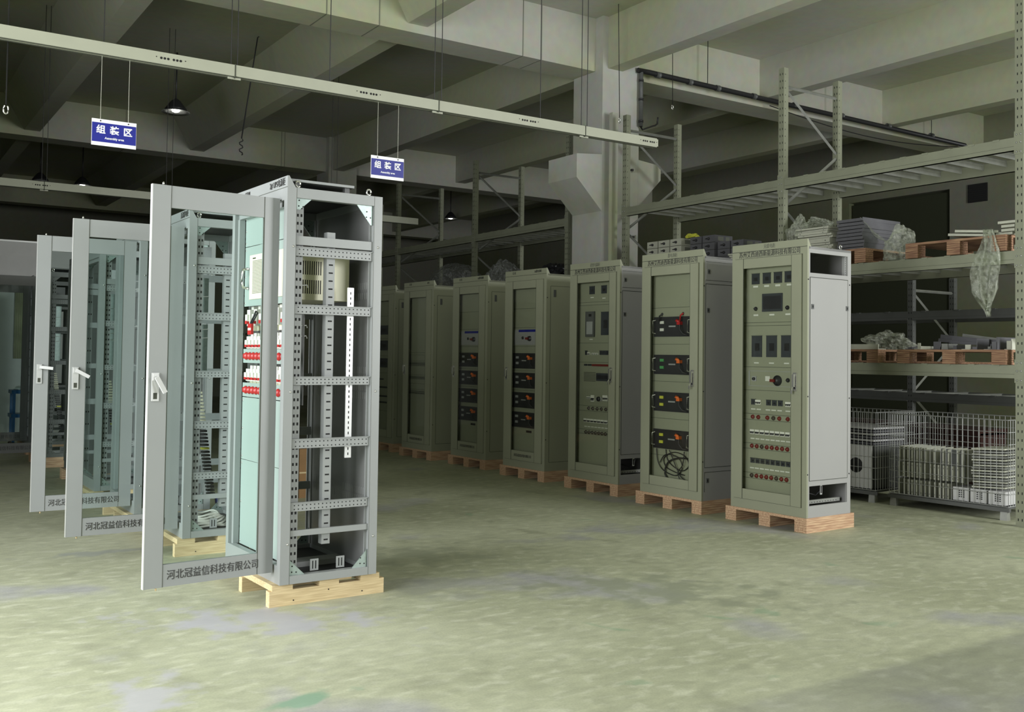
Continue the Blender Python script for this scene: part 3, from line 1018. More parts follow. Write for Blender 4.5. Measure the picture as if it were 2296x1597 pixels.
cabC = closed_cabinet(6.4074, 7.7346, 'glass-door cabinet with two round-holed rows, a grey meter and an open lower side vent', '逆变电源柜', CO, fC, seamC, side='lowopen', fr_mat='cabgrey')
fD = [('sw', 463, 1457, 527, 1511), ('rot', 306, 1432, 414, 1520)]
SUP = '河北冠益信科技有限公司'
def dcab(x, y, label):
    bats = [(.22, z, .705, z + .176, 'small', (1,), 'orange', 'cabin') for z in (1.132, .906, .680, .454)]
    t = closed_cabinet(x, y, label, None, None, fD, (1.823, 1.603, 1.386, 1.105, .88), hand='left', side='plain', glass_y=(.178, .629), glass_z=(.19, 2.05), bats=bats, bottom_text=SUP)
    text('lettering', '公司', .034, 'text', t, (-.002, .62, 2.232), '-x')
    text('lettering', '1#蓄电池柜', .034, 'text', t, (-.002, .16, 2.232), '-x', squeeze=.8)
    MB().box(XP - .01, .20, 1.403, XP - .0005, .667, 1.58, 'cabgrey').box(XP - .011, .20, 1.552, XP - .01, .58, 1.579, 'signblue').build('control_unit', t)
    MB().box(XP - .004, .32, .40, XP, .42, .425, 'hole').build('cable_slot', t)
    return t
dcab(6.4036, 9.0024, 'fourth closed cabinet from the right, with four black battery modules and two round side holes')
dcab(6.4489, 10.3042, 'fifth closed cabinet from the right, small battery modules behind glass, under the wrapped bundle')
fF = [('tag', 240, z, 600, z + 10) for z in (1310, 1150, 990, 880)]
cabF = closed_cabinet(6.3762, 11.5352, 'sixth closed cabinet from the right, showing only blank louvred panels behind its glass', None, None, [], (1.30, 1.27, 1.19, 1.15, 1.12, 1.0, .96, .88, .80, .75), hand='left', side='plain', glass_y=(.178, .629), glass_z=(.19, 2.05), bottom_text=SUP)
text('lettering', '公司', .034, 'text', cabF, (-.002, .62, 2.232), '-x')
text('lettering', '柜号', .034, 'text', cabF, (-.002, .14, 2.232), '-x', squeeze=.8)
for z in (1.13, .94, .74):
    b = MB()
    for i in range(4):
        b.box(XP - .006, .19, z + i * .012, XP, .70, z + i * .012 + .005, 'seam')
    b.build('louvre_panel', cabF)
fG = [('win', 300, 1560, 560, 1690), ('win', 300, 1330, 560, 1470), ('win', 300, 1080, 560, 1210), ('win', 420, 900, 560, 915), ('win', 300, 780, 560, 800), ('win', 300, 650, 560, 670), ('win', 300, 560, 560, 580)]
cabG = closed_cabinet(6.4241, 12.7467, 'last closed cabinet of the right-hand row, mostly hidden behind the front open cabinet', None, None, fG, (1.83, 1.5, 1.25, 1.0, .45), hand='left', side='plain', glass_y=(.178, .629), glass_z=(.19, 2.05))

RP = 'wooden pallets under the right-hand cabinets'
who = ['nearest closed cabinet of the right-hand row', 'cabinet with four wide battery modules', 'cabinet with the open lower side vent', 'fourth closed cabinet from the right', 'fifth closed cabinet from the right', 'sixth closed cabinet from the right', 'last closed cabinet of the right-hand row']
for (x, y), wn in zip(((6.4205, 5.3857), (6.3458, 6.4957), (6.4074, 7.7346), (6.4036, 9.0024), (6.4489, 10.3042), (6.3762, 11.5352), (6.4241, 12.7467)), who):
    pallet(x - .01, y - .01, .034, .62, .86, .12, 'block', 'plywood block pallet under the ' + wn, RP)


# ------------------------------------------------------------------ open cabinets (left row)
WL, DL = .88, .59
HOLE_KEY = {}


def perf_strip(P, name, x0, x1, y, z0, z1, mat='cabl', pitch=.05, cols=2, rot='y'):
    """flat strip facing -Y with punched holes"""
    b = MB().box(x0, y, z0, x1, y + .02, z1, mat)
    n = int((z1 - z0 - .03) / pitch)
    for i in range(n + 1):
        z = z0 + .02 + i * pitch
        for c in range(cols):
            xx = x0 + (x1 - x0) * (c + .6) / (cols + .2)
            b.box(xx - .005, y - .0008, z - .008, xx + .005, y, z + .008, 'hole')
    return b.build(name, P)


def cross_rail(P, y, z0, z1, perf, mat='cabl', x0=.028, x1=.56):
    b = MB().box(x0, y, z0, x1, y + .018, z1, mat)
    if perf:
        b.box(x0, y - .006, z1 - .004, x1, y, z1, mat)
        for i in range(20):
            xx = x0 + .03 + i * (x1 - x0 - .05) / 20
            for zz in (z0 + .012, z1 - .016):
                b.box(xx - .003, y - .0008, zz - .003, xx + .003, y, zz + .003, 'hole')
    return b.build('cross_rail', P)


def open_door(P, ang, W=.712, z0=.06, z1=2.14, mat='cabl', text_=SUP, dark=False, lever=.6, glass='glass'):
    """glass door swung open about the hinge at local (0, .10); it runs out towards -X"""
    h = bpy.data.objects.new('door', MB().box(-W, -.012, z0, -W + .098, .012, z1, mat)
                             .box(-.09, -.012, z0, 0, .012, z1, mat)
                             .box(-W + .098, -.010, z0, -.09, .010, z0 + .115, mat)
                             .box(-W + .098, -.010, z1 - .115, -.09, .010, z1, mat)
                             .box(-W + .0975, -.0125, z0, -W + .0995, .0, z1, 'seam')
                             .box(-.0915, -.0125, z0, -.0895, .0, z1, 'seam')
                             .box(-W - .001, -.0125, z0, -W + .003, .012, z1, 'alu' if not dark else mat)
                             .box(-.03, .012, z0, 0, .04, z1, mat)
                             .mesh('door'))
    COL.objects.link(h)
    h.parent = P
    h.location = (-.012, .09, 0)
    h.rotation_euler = (0, 0, ang)
    MB().box(-W + .098, -.003, z0 + .115, -.09, .001, z1 - .115, glass).build('door_glass', h)
    text('lettering', text_, .054, 'text', h, (-W / 2 + .02, -.0115, z0 + .056), '-y', squeeze=.86)
    b = MB().box(-W + .018, -.020, 1.02, -W + .055, -.012, 1.165, 'alu').box(-W + .026, -.0205, 1.03, -W + .046, -.0195, 1.062, 'seam').box(-W + .022, -.026, 1.125, -W + .05, -.02, 1.16, 'alu')
    hd = b.build('door_handle', h, 'pale metal swing handle')
    a = lever
    c0 = Vector((-W + .036, -.030, 1.145))
    e = c0 + Vector((math.sin(a) * .09, -.02, -math.cos(a) * .09))
    n_ = Vector((math.cos(a), 0, math.sin(a))) * .011
    k_ = Vector((0, -.012, 0))
    pts = [c0 - n_, c0 + n_, e + n_, e - n_, c0 - n_ + k_, c0 + n_ + k_, e + n_ + k_, e - n_ + k_]
    MB().poly([tuple(p) for p in pts], [(0, 3, 2, 1), (4, 5, 6, 7), (0, 1, 5, 4), (1, 2, 6, 5), (2, 3, 7, 6), (3, 0, 4, 7)], 'alu').build('lever', hd)
    MB().lathe([(.006, z1), (.006, z1 + .012), (.003, z1 + .018)], 'chrome', (-W + .06, 0, 0), 8).build('top_pin', h)
    MB().lathe([(.005, z0 - .015), (.005, z0)], 'pine', (-W + .07, 0, 0), 8).build('bottom_pin', h)
    return h


def open_cabinet(x, y, yaw, label, header_txt, ang, lever, variant, mat='cabl', group='open-framed cabinets in the left-hand row', header_txt2=None):
    t = thing('open_cabinet', label, 'cabinet', (x, y, .12), yaw, group)
    W, D, H = WL, DL, 2.2
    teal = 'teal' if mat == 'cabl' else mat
    # frame: four posts, top and bottom rings
    b = MB()
    for yy in (0, W - .045):
        b.box(0, yy, 0, .055, yy + .045, H, mat).box(D - .052, yy, 0, D, yy + .045, H, mat)
        b.box(.055, yy, 2.143, D - .052, yy + .045, H, mat).box(.055, yy, 0, D - .052, yy + .045, .045, mat)
    b.box(0, .045, 2.13, .05, W - .045, H, mat).box(0, .045, 0, .04, W - .045, .10, mat)
    b.box(D - .05, .045, 2.143, D, W - .045, H, mat).box(D - .05, .045, 0, D, W - .045, .045, mat)
    # reveal lips round the front opening
    b.box(.02, .045, .10, .055, .075, 2.13, mat).box(.02, W - .075, .10, .055, W - .045, 2.13, mat).box(.02, .045, 2.10, .055, W - .045, 2.13, mat)
    b.box(.0545, -.0006, 0, .0562, 0, H, 'seam').box(D - .0535, -.0006, 0, D - .052, 0, H, 'seam')
    b.build('frame', t)
    MB().prism([(.0, H), (.0, H + .062), (.010, H + .062), (.048, H)], 'y', 0, W, mat).box(-.001, 0, H - .002, 0, W, H + .001, 'seam').build('header_plate', t)
    text('lettering', header_txt, .048, 'text', t, (-.002, .03, H + .030), '-x', 'RIGHT', squeeze=.8)
    if header_txt2:
        text('lettering', header_txt2, .04, 'text', t, (-.002, .62, H + .030), '-x', squeeze=.8)
    # raised roof
    MB().box(.03, .03, H + .038, .42, W - .03, H + .052, mat).box(.06, .05, H - .01, .09, .08, H + .038, 'dcab').box(.37, .05, H - .01, .40, .08, H + .038, 'dcab').build('raised_roof', t)
    MB().box(.05, .045, H - .012, D - .05, W - .045, H - .004, 'blackm').build('top_plate', t)
    for q in (.07, D - .08):
        MB().tube([(q + .0 + .014 * math.sin(a), .022, H + .022 + .017 * math.cos(a)) for a in [i * PI / 6 for i in range(12)]], .006, 'chrome', 6, closed=True).build('lifting_ring', t)
    b = MB()
    for xx, z in ((.04, 1.87), (.04, 1.06), (.04, .22), (D - .026, 1.9), (D - .026, 1.06), (D - .026, .22)):
        b.lathe([(.007, 0), (.005, .003)], 'chrome', (xx, -.0005, z), 8, axis='y')
    b.build('screw', t)
    # cross rails on the near side and the far side
    for yy, near in ((.012, True), (W - .03, False)):
        for z0, z1, pf in ((1.882, 1.932, 0), (1.82, 1.873, 1), (1.496, 1.548, 1), (1.098, 1.145, 1), (.745, .798, 1), (.396, .445, 1), (.259, .291, 0)):
            cross_rail(t, yy if near else yy, z0, z1, pf and near, mat)
        # mounting rail near the front, slotted channel near the middle
        perf_strip(t, 'mounting_rail', .065, .112, yy + .022, .05, 2.14, mat, .045 if near else .12)
        if near:
            b = MB().box(.262, yy + .03, .195, .312, yy + .075, 1.97, mat)
            for i in range(38):
                b.box(.275, yy + .029, .215 + i * .046, .300, yy + .030, .223 + i * .046, 'hole')
            b.build('slotted_channel', t)
        MB().box(D - .065, yy + .02, .05, D - .052, yy + .03, 2.14, mat).build('mounting_rail', t)
        # gusset brackets
        zm = 'zinc' if mat == 'cabl' else mat
        for P4 in ([(.055, .045), (.15, .045), (.055, .135)], [(D - .055, .045), (D - .15, .045), (D - .055, .145)], [(.055, 2.143), (.15, 2.143), (.08, 2.08), (.055, 2.08)], [(D - .055, 2.143), (D - .16, 2.143), (D - .07, 2.03), (D - .055, 2.03)]):
            b = MB().prism(P4, 'y', yy + .001, yy + .006, zm)
            cx_, cz_ = sum(p[0] for p in P4) / len(P4), sum(p[1] for p in P4) / len(P4)
            for dx, dz in ((-.012, -.012), (.014, -.014), (-.01, .02)):
                b.lathe([(.004, 0), (.004, .001)], 'hole', (cx_ + dx, yy + .0005, cz_ + dz), 8, axis='y')
            b.build('gusset_plate', t)
    # back wall with louvres
    b = MB().box(D - .045, .05, .02, D - .035, W - .05, 2.16, 'inwall')
    for z_ in (1.66, 1.60, 1.16, 1.11, 1.06, 1.01, .45, .40):
        for i in range(26):
            if 11 <= i <= 14: continue
            yy = .09 + i * .027
            b.box(D - .0465, yy, z_, D - .045, yy + .007, z_ + .04, 'cabin')
    b.build('back_wall', t)
    MB().box(.05, .05, .012, D - .05, W - .05, .02, 'blackm').box(.06, .30, .02, D - .06, .42, .05, 'cabin').build('base_plate', t)
    for xx in (.20, .36):
        b = MB().box(xx, .05, .05, xx + .05, .055, .115, mat)
        for q in (.012, .030):
            b.box(xx + q, .049, .06, xx + q + .006, .05, .105, 'hole')
        b.build('bracket', t)
    if variant == 1:
        # bright aluminium rail, front panels, breakers
        b = MB().box(.402, .055, .675, .442, .062, 1.66, 'alu')
        for i in range(32):
            b.box(.419, .0545, .69 + i * .030, .425, .055, .705 + i * .030, 'hole')
        b.build('din_rail', t, 'bright aluminium rail')
        for za, zb in ((1.93, 2.12), (1.56, 1.926), (.62, 1.0), (.10, .617)):
            b = MB().box(.058, .09, za, .063, .80, zb, teal)
            for z in (za + .02, (za + zb) / 2, zb - .02):
                b.lathe([(.006, 0), (.005, .003)], 'chrome', (.058, .785, z), 8, axis='x')
            b.build('front_panel', t, 'pale teal front panel')
        u = MB().box(.05, .14, 1.60, .058, .70, 1.87, 'cream')
        for i in range(24):
            u.box(.0492, .24, 1.635 + i * .0085, .0501, .65, 1.638 + i * .0085, 'seam')
        u.box(.0492, .60, 1.845, .0501, .65, 1.853, 'seam')
        u.box(.064, .16, 1.585, .46, .68, 1.86, 'cream')
        for j in range(2):
            for i in range(14):
                u.box(.10 + i * .0135, .1595, 1.62 + j * .11, .106 + i * .0135, .16, 1.70 + j * .11, 'hole')
        un = u.build('power_unit', t, 'cream coloured power unit with fine louvres')
        MB().tube([(.052, .73, 1.67), (.02, .73, 1.675), (.012, .73, 1.70), (.012, .73, 1.76), (.02, .73, 1.785), (.052, .73, 1.79)], .009, 'chrome', 8).build('handle', un)
        # dark mounting plate behind the breakers
        MB().box(.15, .09, .98, .155, .80, 1.54, 'dcab').build('breaker_backplate', t)
        for j, (zz, nb_, hh) in enumerate(((1.44, 6, .10), (1.30, 11, .075), (1.10, 11, .075))):
            for i in range(nb_):
                yy = .77 - i * (.115 if j == 0 else .058)
                inst('breaker', ('lb', j), lambda: MB().box(-.055, -.025, 0, .0, .025, hh, 'white').box(-.07, -.018, hh * .28, -.055, .018, hh * .7, 'white').box(-.072, -.016, hh * .12, -.055, .016, hh * .32, 'red').box(-.03, -.025, -.03, 0, .025, 0, 'cream').box(-.03, -.02, hh, 0, .02, hh + .02, 'white'), t, (.13, yy, zz))
        for zz in (1.222, 1.015):
            MB().box(.058, .09, zz - .01, .063, .80, zz + .075, teal).build('lamp_strip', t)
            for i in range(11):
                inst('indicator_light', ('rl',), lambda: MB().lathe([(.024, 0), (.024, .008), (.019, .010), (.016, .022)], 'red', axis='x', n=14), t, (.058, .735 - i * .058, zz + .032), 'red indicator light')
        MB().box(.03, .60, 1.385, .045, .66, 1.45, 'red').box(.0295, .605, 1.41, .03, .655, 1.425, 'white').tube([(.04, .62, 1.45), (.07, .60, 1.52)], .006, 'black').tube([(.04, .64, 1.45), (.07, .63, 1.53)], .006, 'black').build('safety_lock', t, 'red safety lock tag')
        b = MB()
        for zz in (1.27, 1.07):
            for i in range(6):
                yy = .72 - i * .09
                b.tube([(.13, yy, zz + .02), (.10, yy - .02, zz - .01), (.10, yy - .07, zz + .0), (.13, yy - .10, zz + .02)], .005, 'black', 5)
        b.build('wiring', t)
        # bundled terminal strips inside
        b = MB()
        for i in range(26):
            b.box(.09, .40, .60 + i * .022, .15 + (i % 3) * .01, .44, .612 + i * .022, 'white' if i % 4 else 'yellow')
        b.box(.19, .42, .55, .205, .43, 1.25, 'alu').box(.22, .44, .50, .27, .45, 1.27, 'black')
        b.build('terminal_strip', t)
    else:
        # loose bundle of terminals leaning inside, plate and cable coil on the base
        b = MB().box(.14, .20, 1.52, .20, .21, 1.80, 'zinc').box(.14, .20, 1.13, .20, .21, 1.47, 'zinc').box(.13, .35, 1.93, .26, .36, 2.04, mat)
        b.build('inner_plate', t)
        b = MB()
        for i in range(30):
            f_ = i / 30
            xx, zz = .11 + .11 * f_, .98 - .74 * f_
            b.box(xx, .16, zz, xx + .05, .21, zz + .014, 'cream' if i < 9 else ('yellow' if i % 8 == 0 else 'blackm'))
        b.box(.10, .15, .20, .112, .16, .9, 'galv')
        b.build('terminal_strip', t)
        if variant == 2:
            b = MB()
            for k_ in range(7):
                b.tube([(.26 + (.16 - .012 * k_) * math.cos(a), .34 + (.16 - .01 * k_) * math.sin(a), .035 + .012 * k_ + .01 * math.sin(3 * a + k_)) for a in [i * PI / 10 for i in range(20)]], .008, 'white', 6, closed=True)
            b.build('cable_coil', t, 'coil of white cable')
    b = MB()
    for z in (1.66, 1.43, 1.37, 1.10):
        b.tube([(.11, .10, z), (.17, .10, z + .005), (.175, .10, z - .01)], .003, 'alu', 5)
    b.build('cable_hook', t)
    if ang is not None:
        open_door(t, ang, mat=mat, lever=lever, dark=mat != 'cabl')
    return t


LG = 'open-framed cabinets in the left-hand row'
open_cabinet(1.979, 5.27, .0266, 'front open-framed grey cabinet with its glass door swung wide open, nearest to the viewer', '2# UPS电源柜', .075, .45, 1, header_txt2='STDM')
open_cabinet(1.897, 6.905, .0, 'second open-framed cabinet, its door open, with a coil of white cable on its base', '直流馈电柜', -.02, 1.05, 2)
open_cabinet(1.852, 8.105, .0, 'third open-framed cabinet, seen through the open door of the second', '公司', -.03, 1.45, 3)
open_cabinet(1.84, 9.60, .0, 'fourth open-framed cabinet, without a door, faintly seen through the second open door', '公司', None, 0, 3)
pallet(1.79, 9.61, 0, .70, .90, .12, 'runner', 'pine runner pallet under the fourth open cabinet', 'pine pallets under the left-hand cabinets')
pallet(1.93, 5.29, .0266, .70, .90, .12, 'runner', 'pine runner pallet under the front open cabinet', 'pine pallets under the left-hand cabinets')
pallet(1.85, 6.91, 0, .70, .90, .12, 'runner', 'pine runner pallet under the second open cabinet', 'pine pallets under the left-hand cabinets')
pallet(1.80, 8.11, 0, .70, .90, .12, 'runner', 'pine runner pallet under the third open cabinet', 'pine pallets under the left-hand cabinets')
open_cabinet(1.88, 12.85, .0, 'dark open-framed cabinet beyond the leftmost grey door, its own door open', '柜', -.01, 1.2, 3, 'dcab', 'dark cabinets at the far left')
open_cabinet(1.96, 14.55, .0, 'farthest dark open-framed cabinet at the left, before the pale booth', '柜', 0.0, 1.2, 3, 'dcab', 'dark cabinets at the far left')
closed_cabinet(1.931, 10.90, 'dark closed cabinet with a ring on top, seen through the third open door', None, None, [('win', 380, 1930, 520, 2010), ('win', 380, 1810, 520, 1890)], (1.7, 1.3, .9, .5), hand='right', side='plain', yaw=0, mat='dcab', group='dark cabinets at the far left')  # stands in shadow; the shade is painted in by the darker material
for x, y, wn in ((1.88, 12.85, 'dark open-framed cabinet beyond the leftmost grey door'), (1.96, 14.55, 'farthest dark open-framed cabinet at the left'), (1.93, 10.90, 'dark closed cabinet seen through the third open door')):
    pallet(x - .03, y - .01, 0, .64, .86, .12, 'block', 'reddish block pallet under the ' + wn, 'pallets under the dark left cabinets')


# ------------------------------------------------------------------ pallet racks
def rack(x, ys, label, levels=(3.34, 2.36, 1.374), height=4.555, depth=.965, barn=11, name='pallet_rack', dim='steel', splice=True):
    t = thing(name, label, 'rack', (x, ys[0], 0))
    y0 = ys[0]
    for yy in ys:
        for xx in (0, depth - .07):
            b = MB().box(xx, yy - y0, 0, xx + .07, yy - y0 + .075, height, dim)
            n = int(height / .075)
            for i in range(n):
                z = .05 + i * .075
                for q in (.018, .052):
                    b.box(xx - .0008, yy - y0 + q - .004, z, xx, yy - y0 + q + .004, z + .022, 'hole')
                b.box(xx + .018, yy - y0 - .0008, z, xx + .024, yy - y0, z + .012, 'hole')
            b.box(xx - .02, yy - y0 - .02, 0, xx + .09, yy - y0 + .095, .006, dim)
            b.build('upright', t)
        if splice and height > 4:
            for z in levels:
                b = MB().box(-.006, yy - y0 - .006, z - .15, .03, yy - y0 + .081, z + .05, dim)
                for q in (-.13, -.05, .02):
                    b.lathe([(.009, 0), (.007, .006)], 'galv', (-.006, yy - y0 + .022, z + q), 8, axis='x').lathe([(.009, 0), (.007, .006)], 'galv', (-.006, yy - y0 + .058, z + q), 8, axis='x')
                b.build('beam_connector', t)
        # bracing between front and back upright
        zt = 4.36 if height > 4 else height - .2
        a = yy - y0 + .035
        MB().tube([(.05, a, zt), (depth - .05, a, zt)], .018, 'galv', 4).build('brace', t)
        z = zt
        side = 0
        while z > .7:
            z2 = z - .66
            p, q = ((.05, a, z - .02), (depth - .05, a, z2 + .02))
            if side: p, q = ((depth - .05, a, z - .02), (.05, a, z2 + .02))
            MB().tube([p, q], .018, 'galv', 4).build('brace', t)
            z = z2
            side ^= 1
    for i in range(len(ys) - 1):
        ya, yb = ys[i] - y0 + .075, ys[i + 1] - y0
        for lv, z in enumerate(levels):
            for xx, s in ((.0, 1), (depth - .045, -1)):
                b = MB().box(xx, ya, z - .112, xx + .045, yb, z, dim)
                b.box(xx - .0006 if s > 0 else xx + .045, ya, z - .078, xx if s > 0 else xx + .0456, yb, z - .076, 'seam')
                b.box(xx - .004, ya, z - .112, xx + .049, yb, z - .100, dim)
                b.build('beam', t)
            for j in range(barn):
                yy = ya + (j + .6) * (yb - ya) / barn
                b = MB().box(.02, yy, z - .003, depth - .02, yy + .05, z + .003, 'galv').box(.045, yy, z - .06, depth - .045, yy + .004, z, 'galv')
                b.box(-.004, yy, z - .012, .03, yy + .06, z + .004, dim)
                b.build('cross_bar', t)
    return t


rack(8.295, (4.65, 7.285, 9.91), 'tall grey pallet rack on the right, two bays, empty on its top level')
rack(8.295, (11.16, 13.69, 16.42, 19.0), 'dim tall pallet rack behind the left of the column, running away along the row')
rack(11.2, (4.9, 7.72, 10.5, 13.3), 'low dark pallet rack standing behind the right-hand rack', levels=(2.03, 1.0), height=2.5, barn=6, dim='dcab', splice=False)


# ------------------------------------------------------------------ goods on the racks
def block_pallet(x, y, z, lx, ly, h, label, group, rz=0):
    t = thing('wooden_pallet', label, 'pallet', (x, y, z), rz, group)
    for yy in (0, ly / 2 - .065, ly - .13):
        for xx in (0, lx - .12):
            b = MB()
            for q in range(5):
                z0 = .02 + (h - .04) * q / 5
                b.box(xx, yy, z0 + .001, xx + .12, yy + .13, z0 + (h - .04) / 5 - .001, 'plyred')
            b.build('bearer_block', t)
        MB().box(0, yy, 0, lx, yy + .13, .02, 'plyred').build('bottom_board', t)
    MB().box(0, 0, h - .02, lx, ly, h, 'plyred').build('deck_board', t)
    return t


GP = 'plywood pallets on the right-hand rack'
block_pallet(8.26, 4.79, 2.365, .9, .98, .14, 'reddish plywood pallet at the right end of the upper shelf, angle profiles on it', GP)
block_pallet(8.26, 6.215, 2.365, .9, .92, .14, 'plywood pallet on the upper shelf under the stacked sheet panels', GP)
block_pallet(8.26, 4.79, 1.377, .9, 1.07, .13, 'plywood pallet on the middle shelf nearest the right-hand post, metal offcuts on it', GP)
block_pallet(8.26, 6.07, 1.377, .9, 1.0, .13, 'plywood pallet on the middle shelf beside the nearest closed cabinet', GP)
block_pallet(8.30, 8.0, 2.365, .9, 1.55, .14, 'pallet under the wrapped pale boxes on the upper shelf', GP)
block_pallet(8.30, 13.8, 2.365, .9, 1.4, .14, 'dim pallet under the wrapped dark bundle on the far rack', 'dim pallets on the far rack')
block_pallet(8.30, 11.4, 2.365, .9, 1.0, .14, 'dim pallet under the black trays beside the column', 'dim pallets on the far rack')

# stack of folded sheet panels on the upper shelf
PZ = 2.505
for i in range(11):
    hh = [.022, .022, .022, .022, .022, .05, .022, .022, .03, .022, .022][i]
    dz = PZ
    o = MB().box(0, 0, 0, .62, .42, hh - .004, 'sheet').box(-.0008, .05, hh * .3, 0, .06, hh * .5, 'hole').box(-.0008, .34, hh * .3, 0, .35, hh * .5, 'hole').box(.0, .004, hh - .004, .62, .01, hh, 'sheet').build('sheet_panel')
    o.location = (8.35 + random.uniform(-.015, .015), 6.70 + random.uniform(-.02, .02) + (.04 if i > 7 else 0), dz)
    o.rotation_euler = (0, 0, random.uniform(-.03, .05))
    tag(o, 'pale folded metal panel in the lit pile above the nearest closed cabinet', 'metal panel', 'pale metal panels piled on the upper shelf')
    PZ += hh
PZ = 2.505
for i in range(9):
    o = MB().box(0, 0, 0, .6, .32, .030, 'sheetd').box(0, 0, .030, .6, .004, .036, 'sheetd').build('sheet_panel')  # shaded pile: the darker material carries the shade
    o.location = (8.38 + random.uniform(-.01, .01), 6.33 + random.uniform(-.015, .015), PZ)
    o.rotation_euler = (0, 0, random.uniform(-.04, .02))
    tag(o, 'metal panel coloured dark for the shaded pile right of the pale pile, upper shelf', 'metal panel', 'dark metal panels piled on the upper shelf')
    PZ += .0365


def drape(name, label, cat, c, size, mat, seed, amp=.25, sub=5, z_flat=True, group=None, spike=0.0):
    """crumpled film: noise-displaced closed blob resting on its base"""
    import bmesh
    bm = bmesh.new()
    bmesh.ops.create_icosphere(bm, subdivisions=sub, radius=1)
    for v in bm.verts:
        p = v.co.copy()
        n1 = noise.noise(p * 1.6 + Vector((seed, 0, 0)))
        n2 = noise.noise(p * 5 + Vector((0, seed, 0)))
        n3 = abs(noise.noise(p * 11 + Vector((0, 0, seed))))
        r = 1 + amp * n1 + amp * .45 * n2 - amp * .35 * n3
        v.co = p * r
        v.co.z = max(v.co.z, -.55) if z_flat else v.co.z
        if spike and v.co.z > .6:
            v.co.z += spike * (v.co.z - .6)
    zmin = min(v.co.z for v in bm.verts)
    for v in bm.verts:
        v.co = Vector((v.co.x * size[0], v.co.y * size[1], (v.co.z - zmin) * size[2]))
    me = bpy.data.meshes.new(name)
    bm.to_mesh(me)
    bm.free()
    me.materials.append(M[mat])
    o = bpy.data.objects.new(name, me)
    COL.objects.link(o)
    o.location = c
    return tag(o, label, cat, group)


drape('plastic_wrap', 'crumpled clear plastic film over the left end of the pale panel pile', 'plastic film', (8.42, 7.17, 2.51), (.16, .10, .27), 'film', 3, .3)
drape('plastic_wrap', 'crumpled clear plastic film on top of the pale panel pile', 'plastic film', (8.5, 7.0, 2.79), (.15, .14, .07), 'film', 8, .5)
drape('plastic_wrap', 'tall knotted bunch of clear plastic film between the two upper-shelf pallets', 'plastic film', (8.40, 5.92, 2.365), (.16, .155, .185), 'film', 12, .28, spike=.6)
b = MB()         # film trailing from the pile down to the bunch
pts, fc = [], []
NX, NY = 14, 8
for i in range(NX):
    for j in range(NY):
        u, v_ = i / (NX - 1), j / (NY - 1)
        yy = 6.36 - u * .42
        zz = 2.83 - .34 * u ** .7 - .10 * v_ + .015 * math.sin(9 * u + 5 * v_)
        pts.append((8.36 + .25 * v_ + .02 * math.sin(11 * u), yy, zz))
for i in range(NX - 1):
    for j in range(NY - 1):
        a = i * NY + j
        fc.append((a, a + 1, a + NY + 1, a + NY))
o = b.poly(pts, fc, 'film', smooth=True).build('plastic_wrap')
o.modifiers.new('thickness', 'SOLIDIFY').thickness = .002
tag(o, 'clear plastic film trailing down from the dark panel pile to the knotted bunch', 'plastic film')
# hanging sheet over the beam at the right
b = MB()
pts, fc = [], []
NX, NY = 15, 26
for j in range(NY):
    v_ = j / (NY - 1)
    prof = ((0, .05), (.18, .075), (.28, .10), (.5, .135), (.72, .12), (.86, .06), (.93, .018), (1, .006))
    wd = next(a[1] + (b_[1] - a[1]) * (v_ - a[0]) / (b_[0] - a[0]) for a, b_ in zip(prof, prof[1:]) if v_ <= b_[0] + 1e-6)
    for i in range(NX):
        u = i / (NX - 1) - .5
        fold = .035 * math.sin(u * 19 + v_ * 3) + .015 * math.sin(u * 41 - v_ * 9)
        pts.append((8.235 + fold + .02 * (1 - v_), 4.945 + u * 2 * wd - .02 * math.sin(v_ * 7), 2.56 - .74 * v_ + .03 * math.sin(u * 13) * v_))
for j in range(NY - 1):
    for i in range(NX - 1):
        a = j * NX + i
        fc.append((a, a + 1, a + NX + 1, a + NX))
o = b.poly(pts, fc, 'film', smooth=True).build('plastic_wrap')
o.modifiers.new('thickness', 'SOLIDIFY').thickness = .002
tag(o, 'long torn sheet of clear plastic hanging down over the shelf beam at right', 'plastic film')

# angle profiles on the right upper pallet
for i, (y0, y1, z, rz, mt_) in enumerate(((4.97, 5.38, 2.52, 0, 'sheet'), (4.90, 5.30, 2.545, .05, 'sheet'), (4.77, 4.93, 2.52, -.1, 'sheet'), (4.75, 4.87, 2.55, 0, 'sheet'), (4.75, 4.87, 2.585, .0, 'sheet'), (4.74, 4.90, 2.62, .02, 'sheet'))):
    o = MB().box(0, 0, 0, .25, y1 - y0, .006, mt_).box(0, 0, .006, .006, y1 - y0, .022, mt_).build('metal_profile')
    o.location = (8.33, y0, z - .012)
    o.rotation_euler = (.10 if i < 2 else 0, 0, rz)
    tag(o, 'pale angle profile lying on the pallet at the right end of the upper shelf', 'metal profile', 'pale profiles on the upper right pallet')

# wrapped boxes with round black handles on the upper shelf
BG = 'pale boxes with black handles stacked on the upper shelf'
def switch_box(loc, mat, group, label):
    t = thing('switch_box', label, 'box', loc, 0, group)
    MB().box(0, 0, 0, .30, .195, .086, mat).box(-.0008, .0, .0, 0, .195, .003, 'seam').build('case', t)
    MB().lathe([(.016, 0), (.016, .012), (.009, .013), (.009, .03)], 'black', (0, .09, .045), 12, axis='x').box(-.022, .09, .04, -.014, .135, .05, 'black').build('rotary_handle', t)
    MB().box(.06, -.001, .02, .15, 0, .07, 'faint').box(.19, -.001, .02, .25, 0, .07, 'faint').build('label_sticker', t)
    return t


